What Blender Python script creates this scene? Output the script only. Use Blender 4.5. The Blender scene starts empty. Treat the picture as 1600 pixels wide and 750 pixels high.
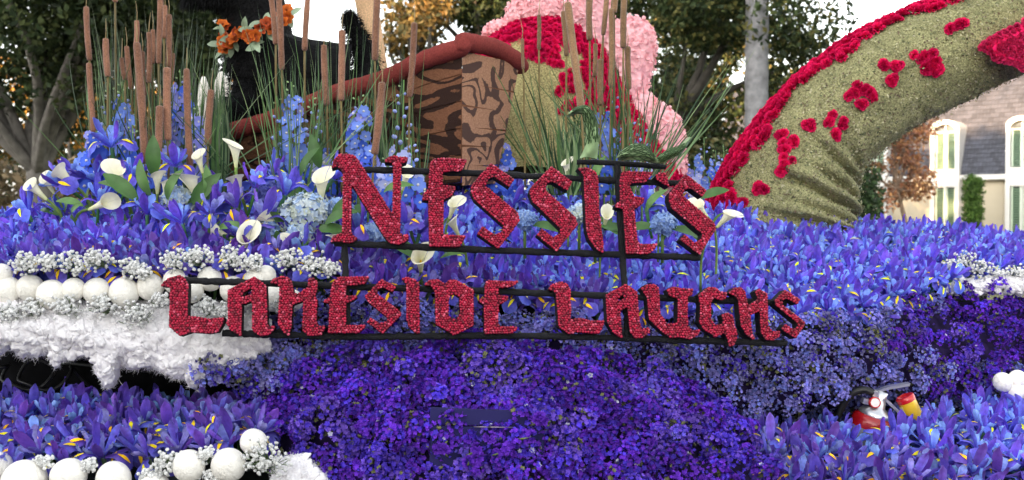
import bpy, math, random
import numpy as np
from mathutils import Vector, Matrix, noise

random.seed(7)
rng = np.random.default_rng(11)
scene = bpy.context.scene
col = scene.collection

# ------------------------------------------------------------------ camera, world, sun, exposure
F = 1716.0            # focal length in photo pixels (1600 wide)
HZ = 335.0            # photo row of the horizon
CAMZ = 1.7
PITCH = math.atan((375.0 - HZ) / F)
cam_d = bpy.data.cameras.new('camera')
cam_d.sensor_width = 36.0
cam_d.lens = 36.0 * F / 1600.0
cam_d.clip_start = 0.05
cam_d.clip_end = 3000.0
cam_d.dof.use_dof = True
cam_d.dof.focus_distance = 2.38
cam_d.dof.aperture_fstop = 7.5
cam = bpy.data.objects.new('camera', cam_d)
cam.location = (0, 0, CAMZ)
cam.rotation_euler = (math.pi / 2 - PITCH, 0, 0)
col.objects.link(cam)
scene.camera = cam

SUN_EL = math.radians(7.0)
SUN_H = np.array([0.6, 0.8])          # horizontal travel direction of the sunlight
world = bpy.data.worlds.new('World')
scene.world = world
world.use_nodes = True
wn = world.node_tree.nodes; wl = world.node_tree.links
sky = wn.new('ShaderNodeTexSky'); sky.sky_type = 'NISHITA'; sky.sun_disc = False
sky.sun_elevation = SUN_EL
sky.sun_rotation = math.atan2(-SUN_H[0], -SUN_H[1])
sky.air_density = 1.0; sky.dust_density = 2.0; sky.ozone_density = 1.0
hs = wn.new('ShaderNodeHueSaturation'); hs.inputs['Saturation'].default_value = 0.22
wl.new(sky.outputs['Color'], hs.inputs['Color'])
wl.new(hs.outputs['Color'], wn['Background'].inputs['Color'])
wn['Background'].inputs['Strength'].default_value = 0.15

sd = bpy.data.lights.new('sun', 'SUN'); sd.energy = 3.6; sd.angle = math.radians(0.6)
sd.color = (1.0, 0.64, 0.34)
sun = bpy.data.objects.new('sun', sd)
tr = Vector((SUN_H[0] * math.cos(SUN_EL), SUN_H[1] * math.cos(SUN_EL), -math.sin(SUN_EL)))
sun.rotation_euler = tr.to_track_quat('-Z', 'Y').to_euler()
sun.location = (-20, -25, 30)
col.objects.link(sun)

scene.view_settings.view_transform = 'Standard'
scene.view_settings.look = 'None'
scene.view_settings.gamma = 1.0
scene.view_settings.exposure = 2.88
scene.view_settings.use_curve_mapping = False
scene.render.engine = 'CYCLES'
scene.cycles.use_denoising = True
scene.cycles.max_bounces = 6
scene.cycles.diffuse_bounces = 4
scene.cycles.transparent_max_bounces = 4
scene.cycles.caustics_reflective = False
scene.cycles.caustics_refractive = False

# ------------------------------------------------------------------ helpers
CP, SP = math.cos(PITCH), math.sin(PITCH)
FWD = np.array([0, CP, -SP]); UPV = np.array([0, SP, CP]); RGT = np.array([1.0, 0, 0])
CAM = np.array([0, 0, CAMZ])
def ray(px, py):
    return RGT * ((px - 800.0) / F) - UPV * ((py - 375.0) / F) + FWD
def P(px, py, d):
    return CAM + ray(px, py) * d
def nz(v):
    v = np.asarray(v, float); return v / (np.linalg.norm(v, axis=-1, keepdims=True) + 1e-12)
def lin(r, g, b):
    f = lambda c: c / 12.92 if c <= 0.04045 else ((c + 0.055) / 1.055) ** 2.4
    return np.array([f(r / 255.0), f(g / 255.0), f(b / 255.0)])
def frame(axis, roll=0.0):
    """3x3 with columns x,y,z; z along axis"""
    z = nz(axis); a = np.array([0, 0, 1.0]) if abs(z[2]) < 0.95 else np.array([0, 1.0, 0])
    x = nz(np.cross(a, z)); y = np.cross(z, x)
    c, s = math.cos(roll), math.sin(roll)
    return np.stack([x * c + y * s, y * c - x * s, z], axis=1)

def wloc(o):
    w = np.zeros(3)
    while o is not None: w = w + np.array(o.location); o = o.parent
    return w
class MB:
    def __init__(self):
        self.V = []; self.F = []; self.C = []; self.n = 0
    def add(self, V, Fa, C):
        V = np.asarray(V, float).reshape(-1, 3)
        C = np.asarray(C, float)
        if C.ndim == 1: C = np.repeat(C[None, :3], len(V), 0)
        self.V.append(V); self.C.append(C[:, :3])
        if isinstance(Fa, np.ndarray): self.F.append(Fa + self.n)
        else:
            for f in Fa: self.F.append(np.asarray([f]) + self.n)
        self.n += len(V)
    def add_tpl(self, tpl, M, T, C=None):
        """instances of template (V,F,C): M (k,3,3), T (k,3), C (k,3) multiplies"""
        V0, F0, C0 = tpl
        M = np.asarray(M); T = np.asarray(T); k = len(T)
        if k == 0: return
        V = np.einsum('kij,nj->kni', M, V0) + T[:, None, :]
        Cc = np.repeat(C0[None], k, 0)
        if C is not None: Cc = Cc * np.asarray(C)[:, None, :]
        n = len(V0)
        for Fx in F0:
            Fk = (Fx[None] + (np.arange(k) * n)[:, None, None]).reshape(-1, Fx.shape[1])
            self.F.append(Fk + self.n)
        self.V.append(V.reshape(-1, 3)); self.C.append(Cc.reshape(-1, 3)); self.n += k * n
    def tpl(self):
        by = {}
        for f in self.F: by.setdefault(f.shape[1], []).append(f)
        return (np.concatenate(self.V), [np.concatenate(v) for v in by.values()], np.concatenate(self.C))
    def mesh(self, name, smooth=True, off=None, mat=None):
        V = np.concatenate(self.V)
        if off is not None: V = V - np.asarray(off)
        C = np.concatenate(self.C)
        me = bpy.data.meshes.new(name)
        loops = np.concatenate([f.ravel() for f in self.F]).astype(np.int32)
        sizes = np.concatenate([np.full(len(f), f.shape[1]) for f in self.F])
        starts = np.concatenate([[0], np.cumsum(sizes)[:-1]]).astype(np.int32)
        me.vertices.add(len(V)); me.vertices.foreach_set('co', V.astype(np.float32).ravel())
        me.loops.add(len(loops)); me.loops.foreach_set('vertex_index', loops)
        me.polygons.add(len(sizes)); me.polygons.foreach_set('loop_start', starts)
        me.polygons.foreach_set('use_smooth', np.full(len(sizes), bool(smooth)))
        me.update(calc_edges=True)
        a = me.attributes.new('Col', 'FLOAT_COLOR', 'POINT')
        a.data.foreach_set('color', np.concatenate([np.clip(C, 0, 1), np.ones((len(C), 1))], 1).astype(np.float32).ravel())
        if mat is not None: me.materials.append(mat)
        return me
    def build(self, name, mat, parent=None, smooth=True, loc=None):
        """mesh given in world coordinates; origin at loc (or the parent's location)"""
        pw = wloc(parent)
        wo = np.asarray(loc, float) if loc is not None else pw
        me = self.mesh(name, smooth, wo, mat)
        o = bpy.data.objects.new(name, me); col.objects.link(o)
        if parent is not None:
            o.parent = parent; o.location = wo - pw
        else: o.location = wo
        return o

def tag(o, label=None, cat=None, group=None, kind=None):
    if label: o['label'] = label
    if cat: o['category'] = cat
    if group: o['group'] = group
    if kind: o['kind'] = kind
    return o
def thing(name, label, cat, loc, group=None):
    o = bpy.data.objects.new(name, None); o.empty_display_size = 0.05
    o.location = loc; col.objects.link(o)
    return tag(o, label, cat, group)
def inst(name, me, parent, M3, T):
    """object sharing mesh me, under parent (which has only a location); M3 3x3, T world"""
    o = bpy.data.objects.new(name, me); col.objects.link(o)
    if parent is not None: o.parent = parent; T = np.asarray(T) - wloc(parent)
    m = Matrix.Identity(4)
    for i in range(3):
        for j in range(3): m[i][j] = M3[i][j]
        m[i][3] = T[i]
    o.matrix_local = m
    return o

def grid_faces(nu, nv, wrap_v=False):
    f = []
    for i in range(nu - 1):
        for j in range(nv if wrap_v else nv - 1):
            j2 = (j + 1) % nv
            f.append((i * nv + j, i * nv + j2, (i + 1) * nv + j2, (i + 1) * nv + j))
    return np.array(f)
def tube(mb, pts, radii, C, nseg=8, cap=True, squash=1.0):
    pts = np.asarray(pts, float); k = len(pts)
    radii = np.full(k, radii) if np.isscalar(radii) else np.asarray(radii, float)
    t = np.gradient(pts, axis=0); t = nz(t)
    ref = np.array([0, 0, 1.0]) if abs(t[0][2]) < 0.9 else np.array([1.0, 0, 0])
    V = []; x = nz(np.cross(ref, t[0]))
    for i in range(k):
        x = nz(x - t[i] * np.dot(x, t[i])); y = np.cross(t[i], x)
        for j in range(nseg):
            a = 2 * math.pi * j / nseg
            V.append(pts[i] + radii[i] * (x * math.cos(a) + y * math.sin(a) * squash))
    V = np.array(V)
    C = np.asarray(C, float)
    if C.ndim == 2: C = np.repeat(C, nseg, 0)
    mb.add(V, grid_faces(k, nseg, True), C)
    if cap:
        n0 = mb.n - k * nseg
        mb.F.append(np.array([[n0 + nseg - 1 - j for j in range(nseg)]]))
        mb.F.append(np.array([[n0 + (k - 1) * nseg + j for j in range(nseg)]]))
def box(mb, c, sx, sy, sz, C, R=None):
    V = np.array([[x, y, z] for x in (-.5, .5) for y in (-.5, .5) for z in (-.5, .5)]) * [sx, sy, sz]
    if R is not None: V = V @ np.asarray(R).T
    Fa = np.array([[0, 1, 3, 2], [4, 6, 7, 5], [0, 4, 5, 1], [2, 3, 7, 6], [0, 2, 6, 4], [1, 5, 7, 3]])
    mb.add(V + np.asarray(c), Fa, C)
def lathe(mb, prof, C, nseg=24, M=None, T=(0, 0, 0)):
    """prof list of (r,z); C single or per-profile"""
    V = []
    for r, z in prof:
        for j in range(nseg):
            a = 2 * math.pi * j / nseg; V.append([r * math.cos(a), r * math.sin(a), z])
    V = np.array(V)
    if M is not None: V = V @ np.asarray(M).T
    C = np.asarray(C, float)
    if C.ndim == 2: C = np.repeat(C, nseg, 0)
    mb.add(V + np.asarray(T), grid_faces(len(prof), nseg, True), C)
def cr(pts, n):
    """Catmull-Rom resample of control rows (k,m)"""
    p = np.asarray(pts, float); k = len(p); out = []
    for s in np.linspace(0, k - 1, n):
        i = min(int(s), k - 2); t = s - i
        p0, p1, p2, p3 = p[max(i - 1, 0)], p[i], p[i + 1], p[min(i + 2, k - 1)]
        out.append(0.5 * ((2 * p1) + (p2 - p0) * t + (2 * p0 - 5 * p1 + 4 * p2 - p3) * t * t + (3 * p1 - p0 - 3 * p2 + p3) * t ** 3))
    return np.array(out)
def fbm(p, sc, oc=3):
    return noise.fractal(Vector(p) * sc, 1.0, 2.0, oc)
def icos(sub=0):
    t = (1 + 5 ** .5) / 2
    v = nz(np.array([[-1, t, 0], [1, t, 0], [-1, -t, 0], [1, -t, 0], [0, -1, t], [0, 1, t], [0, -1, -t], [0, 1, -t], [t, 0, -1], [t, 0, 1], [-t, 0, -1], [-t, 0, 1]]))
    f = [[0, 11, 5], [0, 5, 1], [0, 1, 7], [0, 7, 10], [0, 10, 11], [1, 5, 9], [5, 11, 4], [11, 10, 2], [10, 7, 6], [7, 1, 8], [3, 9, 4], [3, 4, 2], [3, 2, 6], [3, 6, 8], [3, 8, 9], [4, 9, 5], [2, 4, 11], [6, 2, 10], [8, 6, 7], [9, 8, 1]]
    for _ in range(sub):
        v = list(map(tuple, v)); cache = {}; nf = []
        def mid(a, b):
            k = (min(a, b), max(a, b))
            if k not in cache:
                m = nz(np.array(v[a]) + np.array(v[b])); v.append(tuple(m)); cache[k] = len(v) - 1
            return cache[k]
        for a, b, c in f:
            ab, bc, ca = mid(a, b), mid(b, c), mid(c, a)
            nf += [[a, ab, ca], [b, bc, ab], [c, ca, bc], [ab, bc, ca]]
        f = nf; v = np.array(v)
    return np.array(v), np.array(f)

# ------------------------------------------------------------------ materials
def vmat(name, rough=0.55, rnd=0.0, nscale=0.0, namt=0.0, transl=0.0, bscale=0.0, bump=0.0, spec=0.4, sheen=0.0, coat=0.0, metal=0.0, bdist=0.002, nscale2=0, namt2=0, hue=None):
    m = bpy.data.materials.new(name); m.use_nodes = True
    nt = m.node_tree; N = nt.nodes; L = nt.links
    b = N['Principled BSDF']; out = N['Material Output']
    at = N.new('ShaderNodeAttribute'); at.attribute_name = 'Col'
    c = at.outputs['Color']
    def mul(cin, fac_socket, lo, hi):
        mr = N.new('ShaderNodeMapRange'); mr.inputs['To Min'].default_value = lo; mr.inputs['To Max'].default_value = hi
        L.new(fac_socket, mr.inputs['Value'])
        vm = N.new('ShaderNodeVectorMath'); vm.operation = 'SCALE'
        L.new(cin, vm.inputs[0]); L.new(mr.outputs[0], vm.inputs['Scale'])
        return vm.outputs[0]
    tc = N.new('ShaderNodeTexCoord')
    if rnd:
        oi = N.new('ShaderNodeObjectInfo'); c = mul(c, oi.outputs['Random'], 1 - rnd, 1 + rnd)
    if hue:
        oi2 = N.new('ShaderNodeObjectInfo'); fr = N.new('ShaderNodeMath'); fr.operation = 'MULTIPLY'; fr.inputs[1].default_value = 7.13
        f2 = N.new('ShaderNodeMath'); f2.operation = 'FRACT'; L.new(oi2.outputs['Random'], fr.inputs[0]); L.new(fr.outputs[0], f2.inputs[0])
        mx0 = N.new('ShaderNodeMix'); mx0.data_type = 'RGBA'; L.new(f2.outputs[0], mx0.inputs[0]); mx0.inputs[6].default_value = (*hue[0], 1); mx0.inputs[7].default_value = (*hue[1], 1)
        mm = N.new('ShaderNodeMix'); mm.data_type = 'RGBA'; mm.blend_type = 'MULTIPLY'; mm.inputs[0].default_value = 1; L.new(c, mm.inputs[6]); L.new(mx0.outputs[2], mm.inputs[7]); c = mm.outputs[2]
    for sc_, am_ in ((nscale, namt), (nscale2, namt2)):
        if am_:
            nn = N.new('ShaderNodeTexNoise'); nn.inputs['Scale'].default_value = sc_; nn.inputs['Detail'].default_value = 3
            L.new(tc.outputs['Object'], nn.inputs['Vector'])
            mr = N.new('ShaderNodeMapRange'); mr.inputs['From Min'].default_value = 0.3; mr.inputs['From Max'].default_value = 0.7
            L.new(nn.outputs['Fac'], mr.inputs['Value'])
            c = mul(c, mr.outputs[0], 1 - am_, 1 + am_)
    L.new(c, b.inputs['Base Color'])
    b.inputs['Roughness'].default_value = rough
    b.inputs['Specular IOR Level'].default_value = spec
    b.inputs['Sheen Weight'].default_value = sheen
    b.inputs['Coat Weight'].default_value = coat
    b.inputs['Metallic'].default_value = metal
    if bump:
        bn = N.new('ShaderNodeTexNoise'); bn.inputs['Scale'].default_value = bscale; bn.inputs['Detail'].default_value = 4
        L.new(tc.outputs['Object'], bn.inputs['Vector'])
        bp = N.new('ShaderNodeBump'); bp.inputs['Strength'].default_value = bump; bp.inputs['Distance'].default_value = bdist
        L.new(bn.outputs['Fac'], bp.inputs['Height']); L.new(bp.outputs[0], b.inputs['Normal'])
    if transl:
        tb = N.new('ShaderNodeBsdfTranslucent'); L.new(c, tb.inputs['Color'])
        mx = N.new('ShaderNodeMixShader'); mx.inputs[0].default_value = transl
        L.new(b.outputs[0], mx.inputs[1]); L.new(tb.outputs[0], mx.inputs[2]); L.new(mx.outputs[0], out.inputs['Surface'])
    return m

M_PETAL = vmat('petal', 0.6, rnd=0.25, nscale=110, namt=0.16, transl=0.3, spec=0.2)
M_IRIS = vmat('iris_petal', 0.6, rnd=0.32, nscale=110, namt=0.2, transl=0.2, spec=0.2, hue=((1.3, .9, .92), (.82, 1.18, 1.04)))
M_STATICE = vmat('statice_floret', 0.75, nscale=14, namt=0.22, transl=0.15, spec=0.15)
M_LEAF = vmat('leaf', 0.45, rnd=0.2, nscale=40, namt=0.2, transl=0.2, spec=0.4)
M_FOL = vmat('foliage', 0.6, nscale=3, namt=0.3, transl=0.3, spec=0.25)
M_BARK = vmat('bark', 0.9, nscale=9, namt=0.35, bscale=30, bump=0.6, bdist=0.02)
M_BEAD = vmat('cranberry_bead', 0.32, spec=0.5, nscale=200, namt=0.1)
M_BLACK = vmat('black_coating', 0.85, nscale=120, namt=0.3, bscale=400, bump=0.8, bdist=0.003, spec=0.25)
M_WHITE = vmat('white_shell', 0.55, nscale=2.5, namt=0.07, bscale=6, bump=0.25, bdist=.02, spec=0.3, rnd=0.05, nscale2=30, namt2=.05)
M_COTTON = vmat('cotton', 0.95, nscale=60, namt=0.06, bscale=160, bump=0.5, bdist=0.004, spec=0.05, sheen=0.4, transl=0.1)
M_TUFT = vmat('white_floret', 0.8, nscale=50, namt=0.08, transl=0.15, spec=0.1)
M_CATTAIL = vmat('cattail_felt', 0.95, rnd=0.2, nscale=300, namt=0.3, bscale=380, bump=0.8, bdist=0.004, spec=0.05, sheen=0.3, nscale2=18, namt2=.18)
M_SEED = vmat('seed_coating', 0.85, nscale=210, namt=0.55, bscale=260, bump=1.0, bdist=0.006, spec=0.15, nscale2=9, namt2=0.2)
M_FUR = vmat('black_fur', 0.75, nscale=60, namt=0.4, bscale=140, bump=0.9, bdist=0.008, spec=0.12)
M_DARK = vmat('dark_foam', 0.95, nscale=30, namt=0.5, spec=0.1)
M_CARPET = vmat('red_brown_coating', 0.95, nscale=240, namt=0.22, bscale=420, bump=0.9, bdist=0.004, spec=0.1, nscale2=14, namt2=0.12)
M_PAINT = vmat('paint', 0.4, nscale=4, namt=0.06, spec=0.5)
M_METAL = vmat('polished_metal', 0.3, metal=0.85, nscale=30, namt=0.08)
M_GLOSS = vmat('glossy_enamel', 0.25, spec=0.6, nscale=20, namt=0.06, coat=0.4)
M_STONE = vmat('plaster', 0.9, nscale=1.2, namt=0.08, bscale=14, bump=0.2, bdist=0.01)
M_GROUND = vmat('ground', 0.95, nscale=1.5, namt=0.35, bscale=8, bump=0.4, bdist=0.05)
M_SLATE = vmat('slate', 0.75, rnd=0.25, nscale=6, namt=0.2)
M_RUBBER = vmat('black_rubber', 0.45, spec=0.4)
# ------------------------------------------------------------------ the setting
mb = MB()
xs = np.concatenate([[-900, -200], np.linspace(-60, 60, 41), [200, 900]]); ys = np.concatenate([[-900, -150], np.linspace(-50, 80, 45), [200, 1200]])
V = np.array([[x, y, 0.03 * fbm((x, y, 0), 0.2) - 0.02] for x in xs for y in ys])
mb.add(V, grid_faces(len(xs), len(ys))[:, ::-1], lin(105, 105, 70))
tag(mb.build('ground', M_GROUND), kind='structure')
mb = MB()
V = np.array([[x, y, 0.03] for x in np.linspace(-120, 120, 30) for y in (-9.0, 0.0, 8.0)])
mb.add(V, grid_faces(30, 3)[:, ::-1], (0.05, 0.05, 0.052))
tag(mb.build('road', M_GROUND), kind='structure')
mb = MB()
for y0, y1 in ((8.0, 8.2), (-9.2, -9.0)): box(mb, (0, (y0 + y1) / 2, 0.06), 240, y1 - y0, 0.16, (0.36, 0.35, 0.33))
tag(mb.build('kerb', M_STONE), kind='structure')
mb = MB()
box(mb, (0, 9.3, 0.05), 240, 2.2, 0.12, (0.32, 0.31, 0.29)); box(mb, (0, -10.3, 0.05), 240, 2.2, 0.12, (0.32, 0.31, 0.29))
tag(mb.build('pavement', M_STONE), kind='structure')

LEAF_V = np.array([[0, -.5, 0], [.28, 0, .06], [0, .5, 0], [-.28, 0, .06]])
LEAF_T = (LEAF_V, [np.array([[0, 1, 2, 3]])], np.ones((4, 3)))
def rand_rot(n):
    q = nz(rng.normal(size=(n, 4))); w, x, y, z = q.T
    return np.stack([np.stack([1 - 2 * (y * y + z * z), 2 * (x * y - z * w), 2 * (x * z + y * w)], -1), np.stack([2 * (x * y + z * w), 1 - 2 * (x * x + z * z), 2 * (y * z - x * w)], -1), np.stack([2 * (x * z - y * w), 2 * (y * z + x * w), 1 - 2 * (x * x + y * y)], -1)], -2)
def leaves(mb, cs, rad, n, size, cols, hollow=0.35):
    """leaf-sized faces round cluster centres; cols list of colours"""
    cs = np.asarray(cs); k = len(cs)
    idx = rng.integers(0, k, n)
    d = nz(rng.normal(size=(n, 3))) * (hollow + (1 - hollow) * rng.random((n, 1)) ** 0.6)
    rad = np.asarray(rad) if not np.isscalar(rad) else np.full(k, rad)
    T = cs[idx] + d * rad[idx][:, None] * [1, 1, 0.75]
    s = size * (0.6 + 0.8 * rng.random(n))
    cols = np.asarray(cols); tone = rng.random(k)[idx] * 0.35 + 0.8
    C = cols[rng.integers(0, len(cols), n)] * (tone * (0.75 + 0.5 * rng.random(n)))[:, None]
    mb.add_tpl(LEAF_T, rand_rot(n) * s[:, None, None], T, C)
def crown_centres(c, r, n, jit=1.0):
    d = nz(rng.normal(size=(n, 3))) * (rng.random((n, 1)) ** 0.45) * jit
    return np.asarray(c) + d * np.asarray(r)
DKG = [lin(42, 55, 30), lin(54, 67, 37), lin(32, 44, 25), lin(72, 80, 46)]
def tree(name, label, base, trunk_top, trunk_r, c, r, ncl, clr, nleaf, lsize, cols, limbs=(), group=None, bark=(0.07, 0.062, 0.052), nl=14):
    t = thing(name, label, 'tree', base, group)
    mt = MB()
    base = np.asarray(base, float); top = np.asarray(trunk_top, float)
    mid = (base + top) / 2 + rng.normal(size=3) * [0.08, 0.08, 0]
    tube(mt, cr([base - [0, 0, .2], base + [0, 0, .3], mid, top], 12), cr([[trunk_r * 1.5], [trunk_r * 1.15], [trunk_r], [trunk_r * .8]], 12)[:, 0], bark, 12)
    cs = crown_centres(c, r, ncl)
    for L in limbs:
        L = np.asarray(L, float); tube(mt, cr(L[:, :3], 14), cr(L[:, 3:], 14)[:, 0], bark, 10)
    for q in cs[rng.permutation(len(cs))[:nl]]:
        m1 = top * .55 + q * .45 + rng.normal(size=3) * .15 - [0, 0, .1]
        tube(mt, cr([top - [0, 0, trunk_r], m1, q], 8), np.linspace(trunk_r * .5, trunk_r * .08, 8), bark, 6)
    mt.build('trunk', M_BARK, t)
    mc = MB(); leaves(mc, cs, clr * (0.7 + 0.6 * rng.random(ncl)), nleaf, lsize, cols)
    mc.build('crown', M_FOL, t, smooth=False)
    return t
def gp(px, d, z=0.0):
    """ground point seen in photo column px at depth d"""
    p = P(px, HZ, d); return np.array([p[0], p[1], z])

# oak behind the reeds, forked trunk
b = gp(58, 14.0); fork = P(58, 250, 14.0)
def lp(px, py, r, d=14.0): return list(P(px, py, d)) + [r]
tree('oak_tree', 'dense dark green oak with forked grey trunk behind the cattails', b, fork, 0.17,
     P(62, -40, 13.6), (2.45, 2.4, 1.75), 120, 0.62, 46000, 0.10, DKG,
     limbs=[[lp(58, 262, .14), lp(35, 225, .11), lp(5, 190, .085), lp(-20, 120, .06)], [lp(56, 258, .13), lp(48, 215, .10), lp(62, 160, .085), lp(70, 80, .05)],
            [lp(60, 262, .14), lp(80, 225, .11), lp(105, 185, .085), lp(140, 140, .06), lp(190, 60, .05)]], bark=(.13, .12, .11))
tree('street_tree', 'tall olive green tree with sky gaps beside the grey palm trunk', gp(1030, 18), P(1040, 190, 18), 0.2,
     P(1095, 30, 18), (2.3, 1.8, 1.9), 64, 0.55, 26000, 0.10, DKG + [lin(95, 92, 50)], bark=(.04, .036, .03), nl=7)
tree('street_tree', 'thin golden brown tree showing white sky through its leaves behind the boat', gp(660, 20), P(655, 120, 20), 0.13,
     P(648, 35, 20), (.75, .8, 1.15), 24, 0.36, 2600, 0.12, [lin(150, 118, 60), lin(120, 104, 60), lin(98, 92, 58), lin(170, 135, 80)])
tree('street_tree', 'dark green tree top rising behind the brown boat stern', gp(770, 21), P(770, 120, 21), 0.2,
     P(765, 15, 21), (1.5, 1.3, 1.35), 40, 0.5, 14000, 0.105, DKG)
tree('street_tree', 'dark leafy tree beyond the reeds next to the black dog', gp(280, 17), P(285, 190, 17), 0.18,
     P(285, 60, 17), (1.05, 1.3, 1.55), 40, 0.45, 13000, 0.095, DKG)
tree('street_tree', 'far olive green tree filling the gap between the pink frill and palm', gp(1130, 27), P(1120, 220, 27), 0.2,
     P(1090, 140, 27), (2.6, 1.5, 2.2), 48, 0.65, 16000, 0.15, DKG + [lin(110, 98, 55)], bark=(.04, .036, .03), nl=4)
for i, (px, d, w, h, lab) in enumerate([(40, 31, 4.2, 6.6, 'sunlit golden tree seen between the oak limbs'), (190, 33, 4.0, 6.2, 'sunlit yellow tree low behind the tall cattails'), (1120, 34, 2.2, 3.2, 'sunlit golden shrub low between pink frill and palm')]):
    tree('background_tree', lab, gp(px, d), gp(px, d, h * .45), 0.18, gp(px, d, h * .62), (w, 1.5, h * .42), 46, 0.8, 7500, 0.2,
         [lin(140, 108, 44), lin(112, 90, 40), lin(84, 80, 40), lin(156, 118, 62)], nl=8)
# hedges along the far side of the street
for i, (x0, x1, d, h, cols_, lab) in enumerate([
    (-130, 190, 17.5, 2.5, [lin(120, 105, 80), lin(98, 88, 66), lin(140, 122, 96)], 'dry brown hedge beneath the oak tree'),
    (-130, 210, 21, 3.9, DKG[:3], 'dark laurel hedge seen between the oak limbs'),
    (190, 760, 22, 3.6, DKG, 'dark green hedge behind the dog and boat'),
    (760, 1340, 24, 3.3, DKG + [lin(120, 118, 84)], 'clipped olive hedge behind the pink frill')]):
    t = thing('hedge', lab, 'hedge', gp((x0 + x1) / 2, d))
    mc = MB(); n = int((x1 - x0) / 12)
    cs = [gp(x0 + (x1 - x0) * rng.random(), d + rng.random() * .8, h * (0.12 + .82 * rng.random())) for _ in range(n * 3)]
    leaves(mc, cs, 0.5, (60 if 'laurel' in lab else 150) * n, 0.15, cols_); mc.build('foliage', M_FOL, t, smooth=False)
    mc = MB()
    for q in range(max(4, n // 5)):
        g = gp(x0 + (x1 - x0) * (q + .5) / max(4, n // 5), d + .3); tube(mc, [g, g + [0.05, 0, h * .5], g + [0, 0, h * .85]], [.06, .05, .02], (0.12, 0.1, 0.08), 6)
    mc.build('stem', M_BARK, t)

# palm trunk
t = thing('palm_tree', 'straight smooth grey palm trunk rising out of view', 'tree', gp(1180, 16.5))
mb = MB(); zz = np.linspace(-.2, 9, 60)
pp = [gp(1180, 16.5, z) + [0.003 * z, 0, 0] for z in zz]
tube(mb, pp, 0.173 + 0.006 * np.sin(zz * 17) + 0.02 * np.exp(-zz), [np.array([.15, .15, .158]) * (0.9 + 0.2 * rng.random()) for _ in zz], 20)
mb.build('trunk', M_BARK, t)
for k in range(16):
    mb = MB(); a = k * 2.399; top = pp[-1]
    di = np.array([math.cos(a), math.sin(a), 0]); L = 2.3
    s = np.linspace(0, 1, 10); c = np.array([top + di * L * q + np.array([0, 0, 1]) * (0.9 * q - 1.6 * q * q) for q in s])
    sd_ = np.array([-di[1], di[0], 0])
    for q in range(1, 10):
        for sg in (-1, 1):
            e = c[q] + sd_ * sg * .5 * math.sin(q / 10 * 3.0) - [0, 0, .2]
            mb.add([c[q] - di * .03, c[q] + di * .03, e], np.array([[0, 1, 2]]), lin(70, 90, 40))
    tube(mb, c, np.linspace(.03, .008, 10), lin(90, 100, 60), 5); mb.build('frond', M_FOL, t)

# autumn shrub, clipped column hedge, conifer, in front of the house
tree('autumn_shrub', 'thin russet leaved shrub in front of the slate roofed house', gp(1405, 22), P(1400, 290, 22), 0.05, P(1400, 250, 22), (.85, .6, 1.1), 34, 0.3, 3600, 0.085,
     [lin(140, 92, 70), lin(165, 118, 92), lin(118, 88, 66), lin(190, 140, 95)], bark=(0.2, .14, .1), nl=26)
t = thing('clipped_shrub', 'narrow clipped green column shrub against the house wall', 'shrub', gp(1520, 32.5))
mb = MB(); g = gp(1520, 32.5)
leaves(mb, [g + [0.1 * math.cos(k), 0.1 * math.sin(k), .2 + k * .043] for k in range(60)], .26, 9000, .085, [lin(70, 98, 40), lin(55, 80, 35), lin(85, 112, 50)], hollow=.2); mb.build('foliage', M_FOL, t, smooth=False)
mb = MB(); tube(mb, [g, g + [0, 0, 1.5]], .05, (.12, .1, .08), 6); mb.build('stem', M_BARK, t)
t = thing('conifer_shrub', 'low dark green conifer beneath the wrinkled tail bend', 'shrub', gp(1350, 15))
g = gp(1347, 15); mb = MB()
leaves(mb, [g + [0.26 * math.cos(k * 2.4) * (1.1 - k / 50), .26 * math.sin(k * 2.4), .3 + k * .044] for k in range(45)], .2, 5000, .07, [lin(48, 66, 40), lin(64, 84, 50), lin(36, 50, 34)]); mb.build('foliage', M_FOL, t, smooth=False)
mb = MB(); tube(mb, [g, g + [0, 0, 1.6]], .04, (.12, .1, .08), 6); mb.build('stem', M_BARK, t)

# ------------------------------------------------------------------ house
TH = math.radians(42)
HR = np.array([math.cos(TH), -math.sin(TH), 0]); HN = np.array([-math.sin(TH), -math.cos(TH), 0]); HU = np.array([0, 0, 1.0])
HO = P(1503, 276, 35.0); EAVE = HO[2]; HO = np.array([HO[0], HO[1], 0])
HM = np.stack([HR, HN, HU], 1)
def H(a, b, h): return HO + HR * a + HN * b + HU * h
house = thing('house', 'pale house with mansard slate roof and white arched dormer bays', 'house', H(0, 0, 0))
def hbox(mb, a0, a1, b0, b1, h0, h1, C): box(mb, H((a0 + a1) / 2, (b0 + b1) / 2, (h0 + h1) / 2), a1 - a0, b1 - b0, h1 - h0, C, HM)
CREAM = lin(176, 166, 146); WHT = np.array([.52, .51, .49])
A0, A1, ROOFH, RB = -9.0, 8.0, 6.6, 1.35
mb = MB(); hbox(mb, A0, A1, -9, 0, -0.3, EAVE, CREAM); mb.build('wall', M_STONE, house, smooth=False)
mb = MB(); hbox(mb, A0 - .2, A1 + .2, -.05, .36, EAVE - .12, EAVE + .04, WHT); mb.build('eave', M_PAINT, house, smooth=False)
mb = MB()
mb.add([H(A0, .3, EAVE), H(A1, .3, EAVE), H(A1, .3 - RB, ROOFH), H(A0, .3 - RB, ROOFH), H(A0, -9, ROOFH), H(A1, -9, ROOFH)], [[0, 1, 2, 3], [3, 2, 5, 4]], lin(95, 95, 104))
mb.add([H(A0, .3, EAVE), H(A0, .3 - RB, ROOFH), H(A0, -9, ROOFH), H(A0, -9, EAVE)], [[0, 1, 2, 3]], lin(95, 95, 104))
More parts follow.
